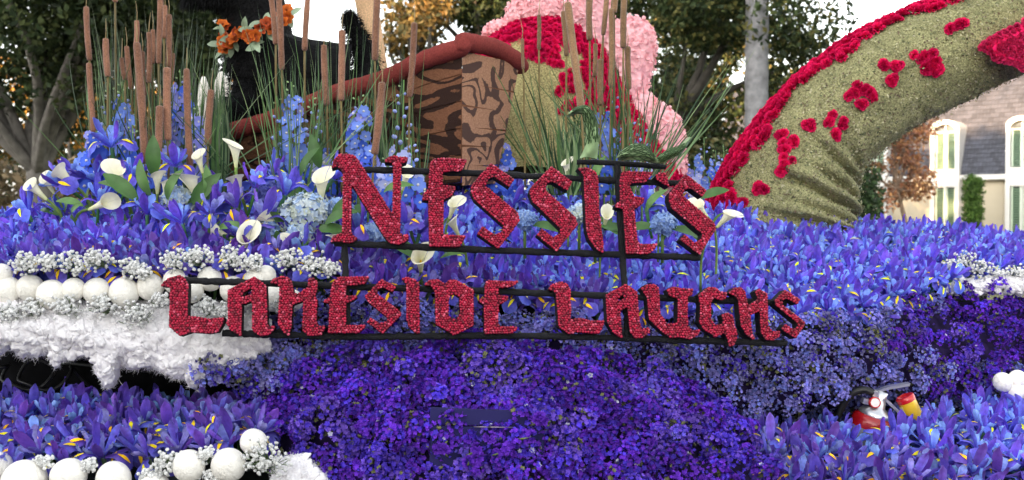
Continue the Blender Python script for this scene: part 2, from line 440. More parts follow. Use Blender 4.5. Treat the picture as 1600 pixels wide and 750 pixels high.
mb.add([H(A1, .3, EAVE), H(A1, .3 - RB, ROOFH), H(A1, -9, ROOFH), H(A1, -9, EAVE)], [[0, 3, 2, 1]], lin(95, 95, 104))
roof = mb.build('roof', M_SLATE, house, smooth=False)
mb = MB(); nrow = 26
sl = math.hypot(RB, ROOFH - EAVE); up = nz(np.array([0, -RB, ROOFH - EAVE])); nn_ = np.array([0, up[2], -up[1]])
for r_ in range(nrow):
    s0 = r_ * sl / nrow; w = 0.21; off = (r_ % 2) * w / 2
    k = 0
    a = A0 + off
    while a < A1 - .05:
        c0 = np.array([a, .3, EAVE]) + up * s0
        q = [c0 + nn_ * .03, c0 + [w * .95, 0, 0] + nn_ * (.03 + .012 * rng.random()), c0 + [w * .95, 0, 0] + up * (sl / nrow * 1.25) + nn_ * .006, c0 + up * (sl / nrow * 1.25) + nn_ * .006]
        q2 = [v - nn_ * .012 for v in q[:2]]
        Vv = [H(*v) for v in q + q2]
        mb.add(Vv, np.array([[0, 1, 2, 3], [4, 5, 1, 0]]), lin(72, 74, 84) * (0.65 + .5 * rng.random()))
        a += w
sl_o = mb.build('slate', M_SLATE, house, smooth=False); sl_o['kind'] = 'stuff'
def bay(a0, w=0.92):
    a1 = a0 + w; B0 = .42; ht = EAVE + 1.52; R = w / 2
    t = MB(); ac = (a0 + a1) / 2; n = 12
    arc = [(ac - R * math.cos(math.pi * k / n), ht + .28 * math.sin(math.pi * k / n)) for k in range(n + 1)]
    # bay body: front frame with two openings built from bars, cheeks and barrel top
    e = .13
    hbox(t, a0, a0 + e, .0, B0, 0, ht, WHT); hbox(t, a1 - e, a1, .0, B0, 0, ht, WHT)
    hbox(t, a0 + e, a1 - e, .0, B0 - .01, EAVE - .33, EAVE + .24, WHT); hbox(t, a0 + e, a1 - e, .0, B0 - .01, 0, .55, WHT)
    # arch band
    inn = [(ac - (R - e) * math.cos(math.pi * k / n), ht - .1 + .24 * math.sin(math.pi * k / n)) for k in range(n + 1)]
    for k in range(n):
        o0, o1, i0, i1 = arc[k], arc[k + 1], inn[k], inn[k + 1]
        t.add([H(o0[0], B0 + .03, o0[1]), H(o1[0], B0 + .03, o1[1]), H(i1[0], B0 + .03, i1[1]), H(i0[0], B0 + .03, i0[1]),
               H(i0[0], .1, i0[1]), H(i1[0], .1, i1[1]), H(o0[0], -1.2, o0[1]), H(o1[0], -1.2, o1[1])],
              [[0, 3, 2, 1], [3, 4, 5, 2], [0, 1, 7, 6]], WHT)
    for aa, sg in ((a0, 1), (a1, -1)):   # cheeks back into the roof slope
        t.add([H(aa + sg * .004, B0 - .01, EAVE), H(aa + sg * .004, B0 - .01, ht), H(aa + sg * .004, -1.2, ht), H(aa + sg * .004, -1.2, EAVE)], [[0, 1, 2, 3]], WHT)
    bay_o = t.build('dormer_bay', M_PAINT, house, smooth=False)
    for (h0, h1) in ((EAVE + .24, ht + .1), (.55, EAVE - .33)):
        g = MB(); hbox(g, a0 + e, a1 - e, .22, .24, h0, h1, (.05, .06, .06)); g.build('pane', M_GLOSS, bay_o, smooth=False)
        hs_ = (h1 - h0) - (.22 if h0 > EAVE else 0)
        for s0, s1 in ((a0 + e + .02, ac - .03), (ac + .03, a1 - e - .02)):
            g = MB(); hbox(g, s0, s0 + .035, .27, .31, h0 + .02, h0 + hs_, lin(190, 205, 185)); hbox(g, s1 - .035, s1, .27, .31, h0 + .02, h0 + hs_, lin(190, 205, 185))
            m_ = int(hs_ / .075)
            R_ = HM @ np.array(Matrix.Rotation(.6, 3, 'X'))
            for k in range(m_): box(g, H((s0 + s1) / 2, .28, h0 + .05 + k * .075), s1 - s0 - .08, .07, .012, lin(120, 150, 122), R_)
            g.build('shutter', M_PAINT, bay_o, smooth=False)
        g = MB(); hbox(g, ac - .02, ac + .02, .24, .35, h0, h1, WHT); hbox(g, a0 + e, a1 - e, .24, .34, h0 + hs_ - .02, h0 + hs_ + .03, WHT); g.build('glazing_bar', M_PAINT, bay_o, smooth=False)
for k in range(-3, 4): bay(-0.86 + 2.32 * k)

# two unseen blocks added behind the camera to keep low sun off the float
SN = np.array([SUN_H[1], -SUN_H[0], 0]); ST = np.array([SUN_H[0], SUN_H[1], 0])
BM = np.stack([SN, ST, HU], 1)
for l0, l1, hh, lab in ((-9.6, 9.0, 11.2, 'tall unseen plain block added to shade the float'), (-48.0, -10.0, 8.0, 'lower unseen plain block added to shade the oak')):
    c = SN * (l0 + l1) / 2 + ST * -26
    t = thing('shade_block', lab, 'shade_block', c)
    mb = MB(); box(mb, c + HU * hh / 2, l1 - l0, 12, hh, lin(228, 224, 216), BM); mb.build('wall', M_STONE, t, smooth=False)
    for fl in range(int(hh // 3.3)):
        nwin = int((l1 - l0) / 4)
        for w in range(nwin):
            mb = MB(); q = SN * (l0 + 2 + w * 4) + ST * (-20.0) + HU * (1.8 + fl * 3.3)
            box(mb, q, 1.5, .1, 1.6, (.05, .06, .07), BM); mb.build('window', M_GLOSS, t, smooth=False)
# ------------------------------------------------------------------ float body: beds as patches through photo rows
class Patch:
    def __init__(self, rows): self.rows = [np.array(r, float) for r in rows]
    def at(self, u, v):
        k = len(self.rows) - 1; s = min(max(v, 0), 1) * k; i = min(int(s), k - 1); t = s - i
        q = []
        for r in (self.rows[i], self.rows[i + 1]):
            px = r[0, 0] + u * (r[-1, 0] - r[0, 0])
            q.append((px, np.interp(px, r[:, 0], r[:, 1]), np.interp(px, r[:, 0], r[:, 2])))
        a, b = P(*q[0]), P(*q[1])
        return a * (1 - t) + b * t
    def px(self, u, v):
        p = self.at(u, v) - CAM; d = p @ FWD
        return 800 + F * (p @ RGT) / d, 375 - F * (p @ UPV) / d, d
    def nrm(self, u, v, e=0.015):
        u0, u1, v0, v1 = max(u - e, 0), min(u + e, 1), max(v - 2 * e, 0), min(v + 2 * e, 1)
        n = np.cross(self.at(u1, v) - self.at(u0, v), self.at(u, v1) - self.at(u, v0)); n = nz(n)
        if n @ (CAM - self.at(u, v)) < 0 and n[2] < 0.5: n = -n
        return n
    def sample(self, s, jit=0.8):
        out = []
        Lv = sum(np.linalg.norm(self.at(.5, (i + 1) / 10) - self.at(.5, i / 10)) for i in range(10))
        nv = max(1, int(Lv / s))
        for j in range(nv):
            v = (j + .5) / nv
            Lu = sum(np.linalg.norm(self.at((i + 1) / 20, v) - self.at(i / 20, v)) for i in range(20))
            nu = max(1, int(Lu / s))
            for i in range(nu):
                uu = min(max((i + .5 * (j % 2) + .25 + jit * (random.random() - .5)) / nu, 0), 1)
                vv = min(max((j + .5 + jit * (random.random() - .5)) / nv, 0), 1)
                out.append((uu, vv))
        return out
    def underlay(self, mb, off, C, nu=50, nv=12):
        V = [self.at(i / (nu - 1), j / (nv - 1)) - self.nrm(i / (nu - 1), j / (nv - 1)) * off for i in range(nu) for j in range(nv)]
        mb.add(np.array(V), grid_faces(nu, nv), C)

UP_FRONT = [(-70, 432, 2.28), (100, 430, 2.27), (230, 428, 2.27), (400, 432, 2.28), (530, 445, 2.34), (700, 468, 2.42), (850, 482, 2.46), (1000, 492, 2.49), (1150, 497, 2.5), (1260, 503, 2.53), (1360, 492, 2.68), (1440, 462, 2.85), (1500, 435, 3.0), (1640, 415, 3.15)]
UP_MID = [(-70, 395, 2.5), (100, 385, 2.52), (300, 375, 2.55), (530, 385, 2.62), (700, 390, 2.72), (900, 405, 2.8), (1100, 412, 2.9), (1300, 415, 3.0), (1440, 402, 3.2), (1640, 398, 3.5)]
UP_BACK = [(-70, 368, 2.75), (100, 345, 2.85), (250, 322, 2.9), (450, 305, 3.0), (600, 300, 3.05), (750, 292, 3.2), (900, 302, 3.3), (1100, 345, 3.4), (1300, 355, 3.6), (1450, 362, 3.8), (1640, 388, 4.0)]
P_UP = Patch([UP_FRONT, UP_MID, UP_BACK])
P_LL = Patch([[(-60, 725, 2.06), (150, 722, 2.06), (330, 705, 2.08), (420, 690, 2.1)], [(-60, 668, 2.28), (150, 672, 2.28), (420, 662, 2.28)], [(-60, 632, 2.5), (120, 640, 2.5), (300, 655, 2.5), (420, 655, 2.5)]])
P_LR = Patch([[(1230, 775, 2.16), (1400, 785, 2.14), (1640, 785, 2.16)], [(1180, 722, 2.32), (1350, 722, 2.32), (1640, 690, 2.38)], [(1170, 690, 2.5), (1260, 680, 2.52), (1440, 672, 2.56), (1530, 640, 2.66), (1640, 622, 2.72)]])
P_W1 = Patch([[(318, 592, 2.25), (450, 605, 2.28), (600, 615, 2.31), (800, 625, 2.36), (1000, 640, 2.39), (1100, 645, 2.4), (1250, 632, 2.44), (1340, 604, 2.52), (1450, 622, 2.72), (1640, 622, 2.95)],
              [(322, 560, 2.24), (450, 540, 2.26), (600, 548, 2.30), (800, 560, 2.35), (1000, 570, 2.37), (1250, 565, 2.44), (1350, 550, 2.54), (1450, 540, 2.74), (1640, 530, 2.98)],
              [(350, 530, 2.30), (450, 480, 2.32), (600, 478, 2.38), (800, 492, 2.44), (1000, 503, 2.47), (1250, 512, 2.52), (1360, 500, 2.66), (1440, 472, 2.83), (1500, 460, 3.0), (1640, 452, 3.14)]])
P_W2 = Patch([[(450, 775, 2.12), (560, 775, 2.06), (800, 775, 2.05), (1100, 775, 2.06), (1200, 775, 2.1), (1250, 775, 2.2)],
              [(425, 690, 2.18), (520, 690, 2.10), (800, 690, 2.08), (1040, 690, 2.1), (1130, 690, 2.2), (1180, 690, 2.34)],
              [(392, 630, 2.3), (480, 630, 2.17), (800, 630, 2.13), (1000, 640, 2.16), (1080, 655, 2.24), (1135, 660, 2.36)],
              [(425, 592, 2.3), (550, 580, 2.21), (800, 575, 2.18), (940, 592, 2.2), (1040, 622, 2.28), (1110, 640, 2.36)],
              [(470, 586, 2.31), (560, 562, 2.27), (700, 552, 2.29), (850, 552, 2.31), (950, 582, 2.33), (1090, 632, 2.37)]])
P_W3 = Patch([[(1085, 720, 2.62), (1250, 720, 2.66), (1400, 705, 2.72), (1640, 660, 2.9)], [(1085, 640, 2.62), (1250, 630, 2.68), (1400, 590, 2.76), (1640, 560, 3.0)]])

fl = thing('parade_float', 'dark float body carrying the iris beds and purple flower banks', 'parade float', (0, 3.2, 0))
DK = (0.022, 0.026, 0.024); PUR = (0.02, 0.012, 0.05)
mb = MB(); P_UP.underlay(mb, .05, DK); mb.build('upper_deck', M_DARK, fl)
mb = MB(); P_LL.underlay(mb, .05, DK); mb.build('lower_deck', M_DARK, fl)
mb = MB(); P_LR.underlay(mb, .05, DK); mb.build('lower_deck', M_DARK, fl)
mb = MB(); P_W1.underlay(mb, .03, PUR); P_W2.underlay(mb, .03, PUR); P_W3.underlay(mb, .01, PUR); mb.build('flower_bank_backing', M_DARK, fl)
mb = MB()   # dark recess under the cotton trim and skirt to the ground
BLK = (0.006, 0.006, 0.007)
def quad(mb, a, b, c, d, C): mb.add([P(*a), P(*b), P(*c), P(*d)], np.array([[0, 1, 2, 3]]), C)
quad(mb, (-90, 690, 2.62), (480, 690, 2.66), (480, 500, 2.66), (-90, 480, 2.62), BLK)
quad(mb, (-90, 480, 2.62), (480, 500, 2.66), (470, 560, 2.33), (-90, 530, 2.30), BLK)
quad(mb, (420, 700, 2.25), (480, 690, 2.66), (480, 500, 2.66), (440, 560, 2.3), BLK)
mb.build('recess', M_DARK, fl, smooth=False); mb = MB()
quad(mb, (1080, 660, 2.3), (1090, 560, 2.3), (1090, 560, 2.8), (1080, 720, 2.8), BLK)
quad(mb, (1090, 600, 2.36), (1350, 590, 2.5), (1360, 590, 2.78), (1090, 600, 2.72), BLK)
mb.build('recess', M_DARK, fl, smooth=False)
mb = MB()
fr = [P(-90, 760, 2.1), P(420, 760, 2.1), P(800, 790, 2.1), P(1250, 790, 2.2), P(1640, 800, 2.2)]
bk = [p + [0, 4.5, 0] for p in fr]
for i in range(4):
    a, b_ = fr[i], fr[i + 1]; z0 = .25
    mb.add([a, b_, [b_[0], b_[1], z0], [a[0], a[1], z0]], np.array([[0, 3, 2, 1]]), DK)
box(mb, (0.15, 4.6, 0.75), 2.6, 3.6, 0.9, DK)
mb.build('skirt', M_DARK, fl, smooth=False)
mb = MB()
V = []
for i in range(30):
    u = i / 29; p = P_UP.at(u, 1) - np.array([0, 0, .05]); V += [p, p + [0, .5, -.08], [p[0], p[1] + .8, .3]]
mb.add(np.array(V), grid_faces(30, 3), DK); mb.build('rear_slope', M_DARK, fl)
for yy0, yy1 in (((60, 563), (430, 600)),):
    mb = MB(); tube(mb, [P(yy0[0], yy0[1], 2.58), P(yy1[0], yy1[1], 2.6)], .004, (.012, .012, .013), 6); mb.build('steel_rod', M_RUBBER, fl)

# coiled hose in the recess
mb = MB(); c0 = P(62, 585, 2.5)
pts = [P(-70, 572, 2.52), P(0, 574, 2.5)] + [c0 + np.array([math.cos(a) * .05 + (a - 9) * .006, math.sin(a) * .03, math.sin(a) * .028 + .006 * math.cos(3 * a)]) for a in np.linspace(2.5, 13, 50)] + [P(150, 610, 2.54), P(240, 650, 2.58)]
tube(mb, cr(pts, 160), .0042 + .0005 * np.sin(np.arange(160) * 2.2), (.004, .004, .005), 8)
tag(mb.build('hose', M_RUBBER, loc=c0), 'coiled black ribbed hose in the dark gap under the cotton trim', 'hose')

# ------------------------------------------------------------------ irises
def petal(mb, path, hw, cup, C0, C1, nv=5, ruffle=0.0, tw=0.0, az=0.0, Cedge=None):
    path = np.asarray(path, float); k = len(path)
    t = nz(np.gradient(path, axis=0)); V = []; C = []
    for i in range(k):
        n = np.array([-t[i, 1], t[i, 0]])
        for j in range(nv):
            s = 2 * j / (nv - 1) - 1
            o = cup * hw[i] * s * s + ruffle * math.sin(i * 2.1 + j * 2.7) * (i / k)
            V.append([path[i, 0] + n[0] * o, hw[i] * s + tw * (i / k) ** 2, path[i, 1] + n[1] * o])
            f = i / (k - 1); c = np.asarray(C0) * (1 - f) + np.asarray(C1) * f
            if Cedge is not None: c = c * (1 - .5 * s * s) + np.asarray(Cedge) * .5 * s * s
            C.append(c)
    V = np.array(V); ca, sa = math.cos(az), math.sin(az)
    V = V @ np.array([[ca, sa, 0], [-sa, ca, 0], [0, 0, 1]])
    mb.add(V, grid_faces(k, nv), np.array(C))
CM = 0.01
BLUE = lin(84, 82, 194); BLUE2 = lin(124, 126, 220); VIO = lin(104, 70, 182); VIO2 = lin(120, 90, 196); YEL = lin(255, 216, 30)
def fall_mesh(v):
    m = MB(); dr = [0, .5, -.5, .2][v]
    path = np.array([(.3, .2), (1.2, 1.0), (2.4, 1.7), (3.4, 1.9 - .1 * dr), (4.4, 1.4 - .5 * dr), (5.2, .6 - .9 * dr), (5.8 - .3 * dr, -.5 - 1.1 * dr)]) * CM
    hw = np.array([.35, .5, .65, 1.15, 1.85, 1.8, .75]) * CM * [1, 1.1, .9, 1.05][v]
    petal(m, path, hw, -.25, VIO, BLUE, nv=7, ruffle=.26 * CM, tw=[0, .4, -.5, .2][v] * CM, Cedge=BLUE2)
    q = cr(path, 25); tt = nz(np.gradient(q, axis=0)); n = np.stack([-tt[:, 1], tt[:, 0]], 1)
    tw = [0, .4, -.5, .2][v] * CM
    idx = [10, 13, 15, 17, 20]; w = np.array([.1, .3, .36, .26, .0]) * CM
    Vv = []
    for i, ww in zip(idx, w):
        p = q[i] + n[i] * .0028; y = tw * (i / 24 * 6 / 7) ** 2
        Vv += [[p[0], y - ww, p[1]], [p[0], y + ww, p[1]]]
    m.add(np.array(Vv), grid_faces(5, 2), YEL)
    return m
def standard_mesh(v):
    m = MB(); o = [0, .6, -.4, 1.1][v]
    path = np.array([(.3, .3), (.9 + .2 * o, 1.6), (1.5 + .5 * o, 3.2), (1.9 + .9 * o, 4.7 - .1 * o), (2.0 + 1.3 * o, 6.1 - .3 * o), (1.9 + 1.6 * o, 7.1 - .5 * o)]) * CM
    petal(m, path, np.array([.28, .6, .92, 1.0, .8, .12]) * CM * [1, .85, 1.15, .95][v], [.35, .6, .2, .45][v], lin(84, 66, 190), VIO2 if v % 2 else VIO, nv=6, ruffle=.36 * CM, tw=[.5, -.7, .8, -.4][v] * CM, Cedge=BLUE2 if v in (1, 3) else VIO2)
    return m
def core_mesh():
    m = MB()
    tube(m, np.array([(0, 0, -7), (.1, 0, -3), (0, 0, 0), (0, 0, .6)]) * CM, np.array([.35, .38, .5, .35]) * CM, np.array([lin(70, 110, 60), lin(70, 110, 60), lin(80, 110, 90), lin(70, 70, 180)]), 6)
    for k in range(3):
        petal(m, np.array([(.2, .5), (1.0, 1.6), (2.0, 2.7), (2.7, 3.5), (3.0, 4.4)]) * CM, np.array([.4, .6, .85, .95, .5]) * CM, .4, BLUE, lin(150, 168, 236), nv=6, ruffle=.34 * CM, az=k * 2.0944, Cedge=lin(150, 166, 238))
    return m
FALL = [fall_mesh(v) for v in range(4)]; STD = [standard_mesh(v) for v in range(4)]; CORE = core_mesh()
FALL_ME = [m.mesh('fall', mat=M_IRIS) for m in FALL]; STD_ME = [m.mesh('standard', mat=M_IRIS) for m in STD]; CORE_ME = CORE.mesh('iris_stem', mat=M_IRIS)
FALL_T = [m.tpl() for m in FALL]; STD_T = [m.tpl() for m in STD]; CORE_T = CORE.tpl()

def rz(a): c, s = math.cos(a), math.sin(a); return np.array([[c, -s, 0], [s, c, 0], [0, 0, 1.0]])
def rx(a): c, s = math.cos(a), math.sin(a); return np.array([[1, 0, 0], [0, c, -s], [0, s, c]])
def ry(a): c, s = math.cos(a), math.sin(a); return np.array([[c, 0, s], [0, 1, 0], [-s, 0, c]])
irises = []
def add_iris(pos, axis, s, reg): irises.append((pos, frame(axis, random.random() * 6.28), s, reg))
REG = {'LL': 'blue violet iris in the low bed beneath the dripping cotton trim', 'LR': 'blue violet iris in the low bed around the red fire extinguisher',
       'UL': 'blue violet iris in the bed above the row of white balls', 'UC': 'blue violet iris directly behind the red beaded sign',
       'UR': 'blue violet iris in the bank below the wrinkled mossy tail', 'UA': 'blue violet iris raised among white calla lilies'}
for (u, v) in P_UP.sample(.043):
    px, py, d = P_UP.px(u, v); p = P_UP.at(u, v); n = P_UP.nrm(u, v)
    if 250 < px < 560 and py < 400 and random.random() < .55: continue
    if 540 < px < 1080 and py < 345 and random.random() < .35: continue
    lean = np.array([random.gauss(0, .36), -.18 + random.gauss(0, .32), 0])
    if v < .25: lean += [0, -.45, 0]
    if px > 1250: lean += [.25, -.1, 0]
    reg = 'UL' if px < 530 else ('UC' if px < 1115 else 'UR')
    add_iris(p + n * random.uniform(-.012, .014), nz(n * .5 + [0, 0, .7] + lean), random.uniform(.76, 1.06) * (1.0 if px < 1150 else .93), reg)
for (u, v) in P_LL.sample(.044):
    p = P_LL.at(u, v); n = P_LL.nrm(u, v)
    lean = np.array([random.gauss(0, .42), random.gauss(-.15, .34) - (.55 if v < .3 else 0), 0])
    add_iris(p + [0, 0, random.uniform(-.015, .015)], nz(n * .4 + [0, 0, .8] + lean), random.uniform(.8, 1.05), 'LL')
for (u, v) in P_LR.sample(.046):
    px, py, d = P_LR.px(u, v)
    if 1310 < px < 1410 and py < 700 : continue
    p = P_LR.at(u, v); n = P_LR.nrm(u, v)
    lean = np.array([random.gauss(0, .4), random.gauss(-.2, .3) - (.3 if v < .3 else 0), 0])
    add_iris(p + [0, 0, random.uniform(-.015, .015)], nz(n * .4 + [0, 0, .8] + lean), random.uniform(.8, 1.05), 'LR')
# raised single irises among the callas
for px, py, d, ang in [(100, 275, 2.62, -.9), (155, 300, 2.55, .2), (175, 215, 2.7, .1), (275, 245, 2.6, .2), (205, 262, 2.6, .5), (345, 300, 2.5, -.5), (400, 280, 2.5, .3), (425, 262, 2.6, .1), (370, 310, 2.45, -.3), (445, 290, 2.5, .4), (520, 265, 2.55, .6),
                       (330, 320, 2.42, .2), (410, 330, 2.4, .1), (390, 360, 2.38, -.4), (430, 385, 2.35, .5), (475, 385, 2.36, -.5), (510, 395, 2.36, .3), (600, 330, 2.5, .2), (640, 340, 2.5, -.3), (655, 350, 2.5, .3), (560, 345, 2.48, -.2), (890, 320, 2.6, .4), (1010, 310, 2.6, -.2), (1050, 330, 2.6, .4), (120, 262, 2.75, -.3), (150, 268, 2.7, -.2),
                       (45, 320, 2.6, -.4), (230, 320, 2.5, .2), (285, 335, 2.45, -.2)]:
    add_iris(P(px, py + 16, d), nz(np.array([math.sin(ang), -.35 + random.gauss(0, .2), math.cos(ang)])), random.uniform(.9, 1.1), 'UA')
irises.sort(key=lambda q: np.linalg.norm(q[0] - CAM))
rest = MB()
for k, (pos, M3, s, reg) in enumerate(irises):
    near = k < 300
    tone = random.uniform(.82, 1.2)
    if near:
        o = inst('iris_flower', CORE_ME, None, M3 * s, pos)
        tag(o, REG[reg], 'iris', {'LL': 'irises in the low bed under the cotton', 'LR': 'irises in the low bed by the extinguisher', 'UL': 'irises above the white balls', 'UC': 'irises behind the sign', 'UR': 'irises below the tail', 'UA': 'irises among the callas'}[reg])
    else:
        rest.add_tpl(CORE_T, (M3 * s)[None], pos[None], np.array([[tone] * 3]))
    for j in range(3):
        a = j * 2.0944 + random.gauss(0, .15)
        Rf = rz(a) @ ry(random.gauss(0, .24)) @ rx(random.gauss(0, .15)) * random.uniform(.9, 1.1); Rs = rz(a + 1.047) @ ry(random.gauss(.05, .28)) @ rx(random.gauss(0, .22)) * random.uniform(.82, 1.1)
        vf, vs = random.randrange(4), random.randrange(4)
        if near:
            for nm, me, R in (('fall', FALL_ME[vf], Rf), ('standard', STD_ME[vs], Rs)):
                c = bpy.data.objects.new(nm, me); col.objects.link(c); c.parent = o
                m = Matrix.Identity(4)
                for x in range(3):
                    for y in range(3): m[x][y] = R[x][y]
                c.matrix_local = m
        else:
            for T_, R in ((FALL_T[vf], Rf), (STD_T[vs], Rs)):
                w_ = random.random(); rest.add_tpl(T_, (M3 @ R * s)[None], pos[None], np.array([[tone * (1.2 - .4 * w_), tone * (.85 + .3 * w_), tone * 1.0]]) * random.uniform(.8, 1.2))
print('irises', len(irises))
tag(rest.build('iris_bed', M_IRIS, loc=(0, 3, 1.5)), 'blue violet irises massed further back on the float', 'iris bed', kind='stuff')

# ------------------------------------------------------------------ statice banks
def floret_tpl(petals, depth, rin, notch=.55):
    V = [[0, 0, -depth]]; C = [[.8, .8, .85]]
    for k in range(petals * 2):
        a = math.pi * k / petals; r = 1 if k % 2 == 0 else notch
        V.append([r * math.cos(a), r * math.sin(a), (.18 if k % 2 == 0 else -.05)]); C.append([1, 1, 1] if k % 2 == 0 else [.7, .7, .75])
    n = petals * 2
    return (np.array(V), [np.array([[0, 1 + k, 1 + (k + 1) % n] for k in range(n)])], np.array(C))
FLO = floret_tpl(5, 1.1, 0, .78)
def frames(axes):
    z = nz(axes); r = nz(rng.normal(size=z.shape)); x = nz(np.cross(r, z)); y = np.cross(z, x)
    return np.stack([x, y, z], axis=2)
def statice(mb, patch, spacing, colf, nfl=62, cr_=.027, skip=None, size=.0042):
    for (u, v) in patch.sample(spacing):
        px, py, d = patch.px(u, v)
        if skip and skip(px, py): continue
        p = patch.at(u, v); n = patch.nrm(u, v); nv_ = noise.noise(Vector(p) * 15) + .6 * noise.noise(Vector(p) * 33 + Vector((5, 0, 0)))
        if nv_ < -.42 and random.random() < .6: continue
        p = p + n * (.03 * nv_); a = nz(n * .8 + [0, -.1, .35] + rng.normal(size=3) * .3)
        R = cr_ * (0.7 + .7 * rng.random()); c = p + n * (rng.random() * .044 - .020)
        dv = nz(rng.normal(size=(nfl, 3)) + a * 1.0)
        T = c + dv * R * (0.72 + .33 * rng.random((nfl, 1)))
        base, alt = colf(px, py)
        kk = .5 + .5 * noise.noise(Vector(p) * 9 + Vector((0, 7, 2)))
        if kk > .66: base = base * .7 + LAV * .3
        tone = .7 + .65 * rng.random()
        C = np.where(rng.random((nfl, 1)) < .35, alt, base) * tone * (.82 + .36 * rng.random((nfl, 1)))
        g = rng.random(nfl) < ((.16 if rng.random() < .3 else .03) if base[1] > .15 else (.10 if rng.random() < .2 else .012)); C[g] = lin(140, 142, 96) * .75
        g = rng.random(nfl) < .006; C[g] = lin(190, 190, 210)
        S = size * (0.7 + .65 * rng.random(nfl))
        mb.add_tpl(FLO, frames(dv + rng.normal(size=(nfl, 3)) * .22) * S[:, None, None], T, C)
        k = 5; dv = nz(rng.normal(size=(k, 3)) + a * .5)     # grey-green calyx bits deeper in
        mb.add_tpl(FLO, frames(dv) * .005, c + dv * R * .5, np.repeat(lin(96, 98, 70)[None] * .7, k, 0))
DEEP = lin(108, 52, 190); DEEPB = lin(86, 62, 198); LAV = lin(142, 136, 208); PERI = lin(126, 136, 214); GREY = lin(128, 124, 170)
def col_w1(px, py):
    if px > 1400 + (py - 500) * .3 + random.gauss(0, 38): return DEEP, DEEPB
    if 480 < px + random.gauss(0, 30) < 860 and py > 565: return DEEP, LAV
    return (LAV, PERI) if random.random() < .7 else (GREY, DEEPB)
def col_w2(px, py): return (DEEP, DEEPB) if random.random() < .75 else (DEEPB, lin(116, 84, 200))
PANEL = lambda px, py: 682 < px < 845 and 642 < py < 726 and not (760 < px < 845 and py < 655) and random.random() < .22
mb = MB(); statice(mb, P_W1, .031, col_w1, skip=lambda px, py: px > 1472 and py < 462); tag(mb.build('lavender_statice', M_STATICE, loc=(0, 2.4, 1.4)), 'lavender blue statice blossom band under the red sign', 'statice', kind='stuff')
mb = MB(); statice(mb, P_W2, .030, col_w2, nfl=60, size=.0047, skip=PANEL); tag(mb.build('violet_statice', M_STATICE, loc=(0, 2.2, 1.2)), 'deep violet statice bulging below the sign', 'statice', kind='stuff')
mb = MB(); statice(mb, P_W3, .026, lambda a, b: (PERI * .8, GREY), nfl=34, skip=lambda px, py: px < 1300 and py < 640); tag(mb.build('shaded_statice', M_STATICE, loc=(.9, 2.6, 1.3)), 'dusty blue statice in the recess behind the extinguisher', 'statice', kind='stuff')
# sparse statice sprigs with green stems lying over the blue panel and bank foot
mb = MB()
for k in range(12):
    p = P(random.uniform(690, 860), random.uniform(655, 735), 2.045); q = p + np.array([random.uniform(-.025, .025), -.012, random.uniform(-.01, .02)])
    tube(mb, [p, (p + q) / 2 + [0, -.008, 0], q], .0016, lin(120, 135, 80), 5)
    dv = nz(rng.normal(size=(12, 3)) + [0, -1, .5]); mb.add_tpl(FLO, frames(dv) * .006, q + dv * .012, np.repeat(DEEP[None] * 1.1, 12, 0))
tag(mb.build('statice_sprigs', M_STATICE, loc=P(770, 700, 2.05)), 'loose violet statice sprigs with green stems over the blue panel', 'statice', kind='stuff')
# blue painted panel among the statice
t = thing('blue_panel', 'dark blue painted panel half hidden in violet statice', 'panel', P(765, 735, 2.075))
mb = MB(); R_ = frame(nz(np.array([0.02, -1, .12])))
NAVY = lin(34, 30, 86)
for y0, y1 in ((640, 664), (667, 730)):
    mb = MB(); c = (P(672, y0, 2.075) + P(850, y1, 2.085)) / 2
    w = (850 - 672) / F * 2.08; h = (y1 - y0) / F * 2.08; box(mb, c, w, .012, h, NAVY, np.array(Matrix.Rotation(.04, 3, 'Y')))
    mb.build('board', M_STONE, t, smooth=False)
mb = MB(); tube(mb, [P(740, 667, 2.064), P(805, 668, 2.064)], .0014, lin(150, 140, 150), 5); mb.build('wire', M_METAL, t)
